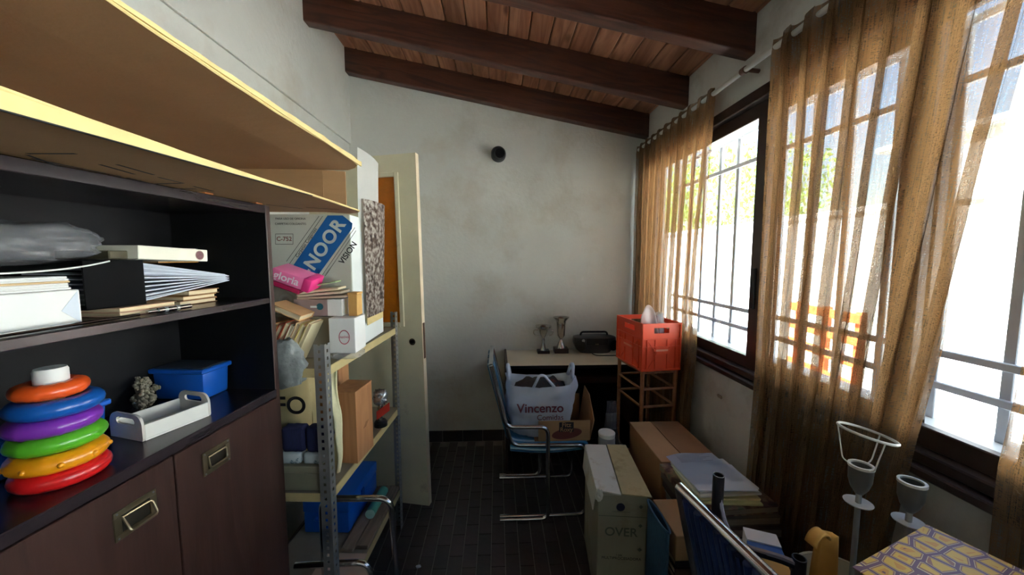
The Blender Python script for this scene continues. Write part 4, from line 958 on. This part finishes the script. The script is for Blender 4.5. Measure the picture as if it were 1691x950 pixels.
for M_, L_ in ((Matrix.Identity(4), CW), (Matrix.Translation((CW, CDp, 0))@Matrix.Rotation(PI, 4, 'Z'), CW), (Matrix.Translation((0, CDp, 0))@Matrix.Rotation(-PI/2, 4, 'Z'), CDp), (Matrix.Translation((CW, 0, 0))@Matrix.Rotation(PI/2, 4, 'Z'), CDp)):
    w_ = mk('wall', xf(crate_wall(L_, ''), M_), ORANGE, cz)
    rb = nb()
    for z0_, z1_ in ((h_-.008, h_+.001), (h_-.09, h_-.084), (h_*.50, h_*.52), (.0, .01)): bxa(rb, -.004, L_+.004, -.006, -.0002, z0_, z1_)
    for f in (0, .12, .34, .66, .88, 1): bxa(rb, L_*f-.003, L_*f+.003, -.006, -.0002, .0, h_*(1 if f in (0, 1) else .66))
    for sx in (0, 1):
        for z in (0, 1):
            pts = [(.13, .06), (.30, .20 if z == 0 else -.0)]
    mk('rib', xf(rb, M_), ORANGE, w_)
    br = nb()
    for s in (-1, 1):
        for z_ in (-1, 1):
            a = Vector((L_/2+s*L_*.36, 0, h_*.34+z_*h_*.30)); b_ = Vector((L_/2+s*L_*.20, 0, h_*.34+z_*h_*.12)); n = Vector((b_.z-a.z, 0, a.x-b_.x)).normalized()*.003
            prism([a+n-Vector((0, .0045, 0)), a-n-Vector((0, .0045, 0)), b_-n-Vector((0, .0045, 0)), b_+n-Vector((0, .0045, 0))], (0, .004, 0), br)
    mk('brace', xf(br, M_), ORANGE, w_)
    pq = xf(bx(L_*.28, L_*.72, -.009, -.0065, h_*.36, h_*.52, .0), Matrix.Identity(4)); bmesh.ops.bevel(pq, geom=[e for e in pq.edges if abs(e.verts[0].co.y-e.verts[1].co.y) > 1e-4], offset=.015, segments=5, affect='EDGES')
    mk('plaque', xf(pq, M_), ORANGE, w_); mk('plaque_print', xf(bx(L_*.34, L_*.66, -.0096, -.0092, h_*.42, h_*.46), M_), mat('crate_print', S(240, 150, 120), .5), w_)
o = mk('clear_jug', lathe([(0, .0), (.028, 0), (.030, .08), (.032, .15), (.028, .153), (.026, .01), (0, .01)], 26), CLEAR, None, 'y', cc+Vector((.125, .07, CZT+.16))); o.rotation_euler = (R(4), R(-8), 0); tag(o, 'clear plastic jug sticking up from the orange crate', 'jug')
def fan(u, v): return Vector((-.05+.10*u, .006*math.sin(u*9+v*4), .14+.20*v*(1-.9*(u-.42)**2*2)))
o = mk('clear_sheet', grid(14, 10, fan), mat('clear_rosy', S(224, 206, 200), .25, alpha=.5, bump=.4), None, 'all', cc+Vector((.055, .045, CZT+.02))); tag(o, 'curled clear plastic sheet standing in the orange crate', 'plastic'); md = o.modifiers.new('thickness', 'SOLIDIFY'); md.thickness = .0015
o = mk('white_bundle', blob(.15, .2, .14, 6, .2, 4, 3), PAPER, None, 'all', cc+Vector((.10, .16, CZT+.006)), (0, 0, CR)); tag(o, 'white wrapped bundle at the bottom of the orange crate', 'bundle')
# ================================================================== CANTILEVER CORD CHAIRS
def chair(label, loc, rz, cord, pale, group='chrome cord chairs'):
    t = thing('cord_chair', label, 'chair', loc, rz, group); r_ = .0115
    for s in (-1, 1):
        yA, yB_ = s*.203, s*.178
        mk('arm_tube', tube(fil([(-.035, yA, .875), (.045, yA, .54), (.272, yA, .535), (.278, yA, .0125), (.012, yA, .0125)], .045, 7), r_, 12), CHROME, t, 'y')
        mk('seat_tube', tube(fil([(-.03, yB_, .87), (.075, yB_, .425), (.485, yB_, .415), (.490, yB_, .0125), (.012, yB_, .0125)], .05, 7), r_, 12), CHROME, t, 'y')
    mk('top_bar', tube([(-.034, -.203, .873), (-.034, .203, .873)], .013, 12), CHROME, t, 'y'); mk('front_bar', tube([(.484, -.178, .405), (.484, .178, .405)], .008, 10), CHROME, t, 'y')
    prof = fil([(-.046, 0, .868), (-.040, 0, .84), (.064, 0, .432), (.20, 0, .418), (.36, 0, .424), (.480, 0, .428), (.497, 0, .412)], .05, 5)
    first = None; n = 17
    for k in range(n):
        y = -.160+.320*k/(n-1)
        if k in (1, 6, 11, 16):
            mk('cord', tube([(p.x, y, p.z+.002) for p in prof], .0085, 8), pale, t, 'y')
        elif first is None: first = mk('cord', tube(prof, .0092, 8), cord, t, 'y', loc=(0, y, 0))
        else: copy_of(first, t, (0, y, 0))
    # side cords sagging below the seat rail
    for s in (-1, 1):
        for k in range(3): mk('edge_cord', tube([(.07+.40*u/10, s*(.166), .415-.012*k-.016*math.sin(PI*u/10)) for u in range(11)], .006, 8), (pale if k == 1 else cord), t, 'y')
    return t
chair('chrome cantilever chair with blue cords, holding the white bag, before the desk', (0, 2.08, 0), 0, CORD, CORDW)
a, b_ = PZ(1122, 806, .872), PZ(1268, 950, .872); dv = (a-b_); ch3 = math.atan2(-dv.x, dv.y)
base3 = a + Vector((math.cos(ch3), math.sin(ch3), 0))*.034 - dv.normalized()*.203; base3.z = 0
chair('chrome cantilever chair with blue cords coloured navy for shade beside the curtain, piled with clutter', base3, ch3, CORD_SHADE, CORD_SHADE)
def C3(x, y, z): return base3+Vector((math.cos(ch3), math.sin(ch3), 0))*x+Vector((-math.sin(ch3), math.cos(ch3), 0))*y+Vector((0, 0, z))

# ---- open carton and white bag on the far chair
sz = .435
l_, r0_ = PY(889, 728, 1.915), PY(974, 729, 1.915)
fc = thing('open_box', 'low open brown carton with a dark printed panel on the chair', 'box', (l_.x, 1.915, sz)); w_ = r0_.x-l_.x; hh = .115
mk('bottom', bx(-.02, w_, 0, .27, 0, .003), CARD_D, fc); mk('front_panel', bx(-.0, w_, 0, .004, .003, hh), CARD, fc)
mk('right_panel', prism([(w_, .004, .003), (w_, .27, .003), (w_+.03, .27, hh+.10), (w_+.03, .15, hh+.09), (w_+.022, .004, hh)], (.004, 0, 0)), CARD_D, fc)
mk('back_panel', bx(-.02, w_, .266, .27, .003, hh+.05), CARD_D, fc)
mk('printed_panel', bx(w_*.40, w_*.68, -.0008, -.0001, hh*.45, hh*.93), INK, fc); mk('printed_oval', xf(lathe([(0, 0), (.06, 0), (.06, .0003), (0, .0003)], 30), Matrix.Diagonal((1.4, .5, 1, 1))), mat('maroon_print', S(110, 58, 50), .7), fc, loc=(w_*.55, -.0003, hh*.36), rot=(PI/2, R(-8), 0))
lettering('Fitz', .036, CARD, fc, (w_*.54, -.0012, hh*.79), FRONT, bold=.0006); lettering('Roxy', .034, CARD, fc, (w_*.54, -.0012, hh*.56), FRONT, bold=.0006)
lx, rx = PY(838, 690, 2.03).x, PY(946, 690, 2.03).x; cxm = (lx+rx)/2; bw = (rx-lx)/2
vb = thing('shopping_bag', 'white plastic shopping bag with dark red lettering, stuffed full', 'bag', (cxm, 2.055, sz+.006)); Hb = .335
def vfn(u, v):
    a = 2*PI*u; c_, s_ = math.cos(a), math.sin(a); q = (abs(c_)**3.5+abs(s_)**3.5)**(-1/3.5)
    k = .80+.22*math.sin(min(1, v*1.25)*PI/2)
    n = noise.noise((c_*2.2, s_*2.2, v*4))*.022+abs(noise.noise((c_*5, s_*5, v*3)))*.022
    top = Hb*(.86+.14*abs(c_)**3)
    return Vector(((bw*k+n)*q*c_, (.105*k+n)*q*s_, top*v))
mk('body', grid(72, 22, vfn), BAGW, vb, 'all')
for s in (-1, 1):
    mk('handle', tube(fil([(s*bw*.95, -.04, Hb*.93), (s*bw*1.0, -.015, Hb*1.16), (s*bw*.97, .02, Hb*1.14), (s*bw*.9, .05, Hb*.92)], .03, 5), .010, 8), BAGW, vb, 'all')
mk('front_loop', tube(fil([(-.05, -.100, Hb*.84), (-.015, -.104, Hb*1.06), (.01, -.104, Hb*1.06), (.075, -.10, Hb*.83)], .02, 5), .008, 8), BAGW, vb, 'all')
mk('contents', blob(bw*1.75, .16, Hb*.86, 8, .15, 5, 3), mat('dark_clothes', S(46, 42, 44), .9, var=.5, scale=16, stain=(S(110, 56, 44), 9, .58, .64)), vb, 'all', loc=(0, 0, .012))
VR = mat('bag_red', S(120, 46, 62), .6)
def wrap(o, m):
    # lay the letters on the bulging front of the bag
    for v in o.data.vertices: pass
for body, size, x, z, b0 in (('Vincenzo', .070, -.012, Hb*.52, .0010), ('Comidas', .042, .045, Hb*.345, .0)):
    yv = min(vfn(k/72, z/Hb/.92).y for k in range(37, 72))
    lettering(body, size, VR, vb, (x, yv-.004, z), (R(86), 0, 0), bold=b0)

# ---- tall carton, jar and film bag
fl_, fr_ = PZ(988, 814, .5), PZ(1068, 814, .5); dv = fr_-fl_; rz = math.atan2(dv.y, dv.x)-R(4); W5 = dv.length; D5 = .385
oc = thing('tall_carton', 'tall greyish carton with dusty white top flaps and faded print', 'box', (fl_.x, fl_.y, 0), rz); H5 = .492
mk('body', bx(0, W5, 0, D5, 0, H5, .003), CARD_O, oc)
fp = prism([(-.004, .02, H5+.001), (W5*.46, -.002, H5+.001), (W5*.52, D5+.002, H5+.001), (-.002, D5, H5+.001)], (0, 0, .005)); mk('top_flap', fp, CARD_W, oc)
mk('top_flap', prism([(W5*.48, -.004, H5+.0065), (W5+.012, -.012, H5+.004), (W5+.004, D5, H5+.0065), (W5*.54, D5, H5+.0065)], (0, 0, .004)), mat('carton_yellowed', S(186, 172, 128), .85, var=.15, stain=(S(140, 120, 80), 8, .5, .7)), oc)
mk('side_flap', prism([(-.004, .03, H5+.002), (-.004, D5, H5+.002), (-.016, D5-.02, H5-.10), (-.012, .06, H5-.11)], (.003, 0, 0)), CARD_W, oc)
mk('torn_corner', blob(.03, .02, .05, 4, .3, 5, 3, 14, 10), CARD_W, oc, loc=(.004, .004, H5-.03))
mk('printed_disc', lathe([(0, 0), (.017, 0), (.017, .0004), (0, .0004)], 26), mat('disc_navy', S(44, 42, 66), .6), oc, loc=(W5*.46, -.0002, H5*.90), rot=(PI/2, 0, 0))
FP = mat('faded_print', S(92, 98, 82), .8)
mk('panel_seam', bx(.004, W5-.002, -.0006, -.0001, H5*.818, H5*.822), FP, oc); mk('printed_line', bx(W5*.28, W5*.66, -.0006, -.0001, H5*.858, H5*.860), FP, oc)
lettering('OVER', .052, FP, oc, (W5*.48, -.0006, H5*.68), FRONT, sx=1.0, bold=.0006); lettering('MULTIPROCESADORA', .016, INK, oc, (W5*.5, -.0006, H5*.45), FRONT); lettering('1 pza', .012, INK, oc, (W5*.45, -.0006, H5*.48), FRONT)
for z in (.91, .745, .535): mk('printed_diamond', bx(-.006, .006, 0, .0004, -.006, .006), FP, oc, loc=(W5*.87, -.0006, H5*z), rot=(0, R(45), 0))
c = PY(999, 718, 1.86)
t = thing('plastic_jar', 'grey plastic jar with a wide white lid behind the tall carton', 'jar', (c.x, 1.83, 0)); zl = PY(999, 718, 1.83).z
mk('body', lathe([(0, 0), (.042, 0), (.044, .01), (.044, zl-.02), (.036, zl-.008), (0, zl-.008)], 26), mat('jar_grey', S(150, 152, 156), .35), t, 'y'); mk('lid', lathe([(0, zl-.0075), (.043, zl-.0075), (.044, zl+.012), (.040, zl+.016), (0, zl+.016)], 26), WHITE, t, 'y')
top = PY(1008, 666, 1.93)
def gfn(u, v):
    a = 2*PI*u; k = 1-.75*v**1.5; n = .02*noise.noise((math.cos(a)*2, math.sin(a)*2, v*6))
    return Vector(((.075*k+n)*math.cos(a), (.05*k+n)*math.sin(a), top.z*v))
o = mk('film_bag', grid(36, 30, gfn), CLEARG, None, 'all', (top.x+.015, 1.955, .001)); tag(o, 'tall pointed grey translucent plastic bag beside the cane stand', 'bag')

# ---- long brown carton under the window
a, b_ = PZ(1036, 693, .55), PZ(1098, 764, .55)
bc = thing('brown_carton', 'long brown cardboard carton under the window', 'box', (.722, 1.50, 0), R(0)); W6, D6, H6 = .266, .385, .545
mk('body', bx(0, W6, 0, D6, 0, H6, .003), CARD_D, bc); mk('top_flap', bx(-.001, W6*.43, -.001, D6+.001, H6+.0005, H6+.005, .001), mat('flap_tan', S(186, 146, 104), .85, var=.06), bc); mk('top_flap', bx(W6*.445, W6+.001, -.001, D6+.001, H6+.0005, H6+.005, .001), CARD_D, bc)
mk('crease', bx(-.0008, -.0001, .004, D6-.004, H6*.62, H6*.626), mat('crease_dark', S(90, 62, 42), .9), bc)

# ---- pile of boxes, albums and papers in front of it
x0, x1, y0, y1 = .735, 1.0, 1.185, 1.49
stack_box('red_box', 'red cardboard box at the bottom of the pile by the curtain', 'box', bx(0, x1-x0-.02, 0, y1-y0-.02, 0, .40, .002), RED, (x0, y0+.012, 0), 0)
t = thing('grey_box', 'light grey flat box between the red box and the albums', 'box', (x0-.005, y0+.006, .401)); mk('base', bx(0, x1-x0, 0, .28, 0, .052, .002), mat('grey_card', S(150, 152, 150), .7), t); mk('lid', bx(-.003, x1-x0+.003, -.003, .283, .030, .056, .002), mat('grey_card_lid', S(164, 166, 162), .7), t)
AL = [((70, 52, 46), 'dark brown photo album, lowest of the pile under the papers'), ((96, 84, 76), 'grey-brown album with worn edges, second in the pile'), ((58, 46, 48), 'blackish album with a mottled picture cover, topmost under the papers')]
z = .4585
MOT = print_photo('album_mottle', [S(50, 36, 34), S(96, 62, 56), S(150, 128, 104), S(110, 118, 100)], 22)
for k, (c_, lb) in enumerate(AL):
    h_ = (.034, .030, .026)[k]
    book(lb, (x0-.03+.008*k, y0-.012+.006*k, z), R(-2+2.5*k), x1-x0+.035, .30, h_, CB(*c_) if k < 2 else MOT, 'x0', 'albums in the pile', pages=mat('album_pages', S(150, 138, 120), .8, var=.2, scale=12, stretch=(1, 1, 30))); z += h_+.001
z += .0005
cols = [(206, 212, 160), (226, 216, 170), (190, 206, 190), (236, 236, 226), (206, 214, 214)]
for k, c_ in enumerate(cols):
    lb = ['sage green', 'cream', 'grey-green', 'ivory', 'pale grey'][k]
    o = mk('paper_folder', bx(0, .235, 0, .20, 0, .0075, .001), CB(*c_), None, False, (x0-.012+.004*k, y0+.035+.010*(k % 3), z), (0, 0, R(-5+2.2*k))); tag(o, '%s paper folder in the stack on the albums' % lb, 'folder', 'paper folders on the albums'); z += .008
o = mk('printed_sheets', bx(0, .22, 0, .17, 0, .003), PAPER_B, None, False, (x0+.0, y0+.05, z), (0, 0, R(-3))); tag(o, 'bluish white sheets spread under the top page', 'paper'); z += .0034
def shfn(u, v): return Vector((.21*u, .19*v, .002+.010*v*v*math.sin(u*3)+.003*math.sin(u*7)))
b = grid(12, 10, shfn); bmesh.ops.solidify(b, geom=list(b.faces), thickness=.0012)
o = mk('letter_page', b, PAPER_B, None, 'y', (x0-.002, y0+.085, z), (0, 0, R(4))); tag(o, 'bluish white written page topmost on the paper stack', 'paper')
for k in range(7): mk('written_line', bx(.03, .17-.02*(k % 3), .172-.008*k, .1735-.008*k, .0165-.0006*k, .0168-.0006*k), mat('pencil_grey', S(140, 146, 160), .8), o)
# small carton and books, blue woven bag between the cartons
a, b_ = PZ(1118, 888, .5), PZ(1164, 888, .5)
zs = .30; lb5 = ['dark red-brown', 'maroon', 'brown', 'black-brown']
stack_box('wooden_case', 'plain brown wooden case on the floor below the small books', 'case', bx(0, .115, 0, .22, 0, zs-.001, .003), mat('case_brown', S(112, 84, 60), .7), (a.x+.004, a.y+.0, 0), 0)
z = zs
for k in range(4):
    book('%s hardback in the short stack under the small carton' % lb5[k], (a.x+.002*(k % 2), a.y+.003*k, z), R(1-k*.6), .115, .19, .026, CB(*((84, 48, 40), (96, 40, 40), (88, 62, 46), (52, 38, 36))[k]), 'y0', 'hardbacks under the small carton'); z += .027
stack_box('small_brown_carton', 'small brown carton on top of the short stack of hardbacks', 'box', bx(0, .10, 0, .19, 0, .5-z, .002), CARD, (a.x, a.y+.004, z+.0005), 0)
t = thing('woven_bag', 'blue woven plastic bag folded upright beside the tall carton', 'bag', (a.x-.030, a.y-.01, 0)); BW = mat('woven_blue', S(50, 84, 108), .5, var=.3, scale=60, stretch=(1, 8, 1))
mk('body', grid(20, 30, lambda u, v: Vector((.012*math.cos(2*PI*u)+.003*noise.noise((u*5, v*9, 0)), .09+.085*math.sin(2*PI*u), .52*v))), BW, t, 'all'); mk('rim', tube([(.013*math.cos(2*PI*k/20), .09+.086*math.sin(2*PI*k/20), .52) for k in range(20)], .004, 6, closed=True), BW, t, 'y')

# ---- clutter on the near chair
seat = .438
A = PY(1187, 785, .80); Bp = PY(1320, 922, .66)
TB = mat('dark_tube', S(36, 28, 30), .4, var=.1); TS = mat('tube_stripe', S(156, 148, 156), .5)
tf = thing('tube_rack', 'dark tubular rack with curved pale-striped arms on the near chair', 'rack', (0, 0, 0))
def hollow(p, z0): return join(tube([(p.x, p.y, z0), (p.x, p.y, p.z)], .0125, 16, caps=False), tube([(p.x, p.y, p.z), (p.x, p.y, z0)], .0105, 16, caps=False), xf(lathe([(.0105, 0), (.0125, 0), (.0125, .0006), (.0105, .0006)], 16, None, True), Matrix.Translation(p)))
mk('upright', hollow(A, seat), TB, tf, 'y'); mk('upright', hollow(Bp, seat), TB, tf, 'y')
for k, (za, zb2, off) in enumerate(((-.045, -.02, 0), (-.10, -.07, .022))):
    P0 = A+Vector((0, -.0, za)); P3 = Bp+Vector((0, 0, zb2)); m1 = P0+Vector((.01, -.02, -.16)); m2 = P3+Vector((-.07, .03, .03))
    pts = [P0*(1-u)**3+m1*3*u*(1-u)**2+m2*3*u*u*(1-u)+P3*u**3 for u in [q/16 for q in range(17)]]
    ar = mk('curved_arm', tube(pts, .0085, 10), TB, tf, 'y'); mk('stripe', tube([p+Vector((-.0, -.004, .0072)) for p in pts], .0056, 6), TS, ar, 'y')
p = PZ(1255, 935, .60)
t = thing('printed_package', 'package printed in white, blue and yellow on the near chair', 'package', (p.x-.015, p.y-.012, seat), R(-24)); hp = .215
for x0_, x1_, m_, nm in ((0, .05, PAPER, 'white_panel'), (.05, .10, mat('pack_blue', S(52, 102, 178), .5), 'blue_panel'), (.10, .16, mat('pack_yellow', S(226, 176, 84), .5), 'yellow_panel')):
    mk(nm, bx(-.02, .062, -x1_+.09, -x0_+.09, 0, hp-.08*x0_), m_, t)
p0 = PZ(1312, 885, .70)
mb = thing('mustard_bag', 'mustard yellow canvas bag with a looped strap', 'bag', (PY(1365, 940, .70).x, .70, seat), R(20))
MU = mat('mustard_canvas', S(206, 150, 66), .85, var=.12, bump=.3, bscale=40)
zt_ = PY(1325, 852, .71).z-seat
def mfn(u, v): return Vector((-.045-.01*v*v+(.085-.060*v)*u, .010*math.sin(u*3+v*2)-.02*v, v*(zt_-.01)))
b = grid(8, 14, mfn); o = mk('body', b, MU, mb, 'all'); md = o.modifiers.new('thickness', 'SOLIDIFY'); md.thickness = .012
def sfn(u, v): a_ = PI*(.05+.9*u); return Vector((-.072+.028*math.cos(a_)-.0+.006*v, -.025+.022*v, zt_-.02+.022*math.sin(a_)))
b = grid(12, 4, sfn); o = mk('strap', b, MU, mb, 'all'); md = o.modifiers.new('thickness', 'SOLIDIFY'); md.thickness = .004
# bucket holding two bare lamps
bk = C3(.375, .115, seat); RB = .098
t = thing('beige_bucket', 'round beige drum holding the two bare lamps', 'bucket', bk)
hbk = .185
mk('shell', lathe([(0, 0), (RB*.92, 0), (RB, hbk), (RB-.004, hbk), (RB*.92-.004, .004), (0, .004)], 36), mat('drum_beige', S(206, 196, 172), .8, var=.06), t, 'y'); mk('rim', lathe([(RB-.004, hbk-.004), (RB+.003, hbk-.004), (RB+.003, hbk+.003), (RB-.004, hbk+.003)], 36, None, True), mat('drum_rim', S(190, 180, 156), .7), t, 'y')
LG = mat('lamp_grey', S(150, 148, 142), .45, var=.1); LW = mat('lamp_white', S(216, 214, 206), .45)
def lamp(label, ringpx, discpx, Y, with_ring):
    d_ = PY(*discpx, Y); q = PY(*ringpx, Y); z0 = seat+.0045
    t = thing('bare_lamp', label, 'lamp', (d_.x, Y, z0)); zd = d_.z-z0
    mk('base', lathe([(0, 0), (.034, 0), (.034, .004), (.008, .008), (0, .008)], 24), LG, t, 'y')
    mk('stem', tube([(0, 0, .008), (0, 0, zd+.03)], .006, 10), LG, t, 'y'); mk('drip_disc', lathe([(0, zd-.002), (.027, zd), (.0285, zd+.003), (.027, zd+.0025), (0, zd+.001)], 30), LW, t, 'y')
    mk('socket', lathe([(.008, zd+.025), (.017, zd+.04), (.0225, zd+.06), (.0235, zd+.092), (.019, zd+.094), (.017, zd+.065), (0, zd+.06)], 26), mat('socket_dark', S(86, 84, 80), .4, var=.1), t, 'y')
    mk('socket_rim', lathe([(.0195, zd+.092), (.025, zd+.092), (.025, zd+.098), (.0195, zd+.098)], 26, None, True), LW, t, 'y')
    if with_ring:
        zr = q.z-z0; Rr = .053; dx = q.x-d_.x
        mk('shade_ring', tube([(dx+Rr*math.cos(2*PI*k/32), Rr*math.sin(2*PI*k/32), zr-.012*math.cos(2*PI*k/32)) for k in range(32)], .0032, 8, closed=True), LW, t, 'y')
        for k in range(3):
            a_ = 2*PI*k/3+.3
            mk('wire', tube(fil([(.024*math.cos(a_), .024*math.sin(a_), zd+.095), (.036*math.cos(a_)+dx*.3, .036*math.sin(a_), zd+.102), (dx+Rr*math.cos(a_), Rr*math.sin(a_), zr-.012*math.cos(a_))], .008, 4), .0016, 6), LW, t, 'y')
lamp('bare grey lamp with an open wire shade ring on top', (1432, 716), (1417, 831), .80, True)
lamp('shorter bare grey lamp with an empty dark socket', (1515, 812), (1500, 862), .745, False)
# carton on the seat carrying the patterned folder
fz = .905; A2, B2 = PZ(1530, 866, fz), PZ(1407, 936, fz); dv = A2-B2; rz = math.atan2(dv.y, dv.x); L_ = dv.length
nrm = Vector((math.sin(rz), -math.cos(rz), 0)); org = B2+nrm*.30; org.z = 0
p_ = B2+dv*.06+nrm*.225
stack_box('plain_carton', 'plain brown carton on the near chair under the patterned folder', 'box', bx(0, L_*.86, 0, .19, 0, fz-.026-seat, .003), CARD_D, (p_.x, p_.y, seat), rz)
t = thing('patterned_folder', 'box folder covered in a yellow and purple cell pattern', 'folder', (org.x, org.y, fz-.025), rz)
mk('body', bx(.002, L_-.002, .002, .298, 0, .0225, .002), mat('folder_edge', S(96, 86, 80), .7), t); mk('cover', bx(0, L_, 0, .30, .0225, .025, .0008), patchwork('patchwork_print'), t)

# scrap of paper on the floor, cable slot in the wall under the window
p = PZ(691, 937, .001)
o = mk('paper_scrap', blob(.022, .016, .008, 2, .4, 4, 2.5, 12, 8), PAPER_B, None, 'all', (p.x, p.y, .0005)); tag(o, 'tiny crumpled pale paper scrap on the dark floor tiles', 'scrap')
p = PX(1189, 655, XR)
b = bx(-.004, 0, -.022, .022, -.008, .008); bmesh.ops.bevel(b, geom=[e for e in b.edges if abs(e.verts[0].co.x-e.verts[1].co.x) > 1e-4], offset=.0075, segments=4, affect='EDGES')
o = mk('trim_2', b, mat('slot_grey', S(150, 140, 128), .7), None, False, (XR, p.y, p.z)); o['kind'] = 'structure'; o['label'] = 'small rounded cover plate on the wall under the window'
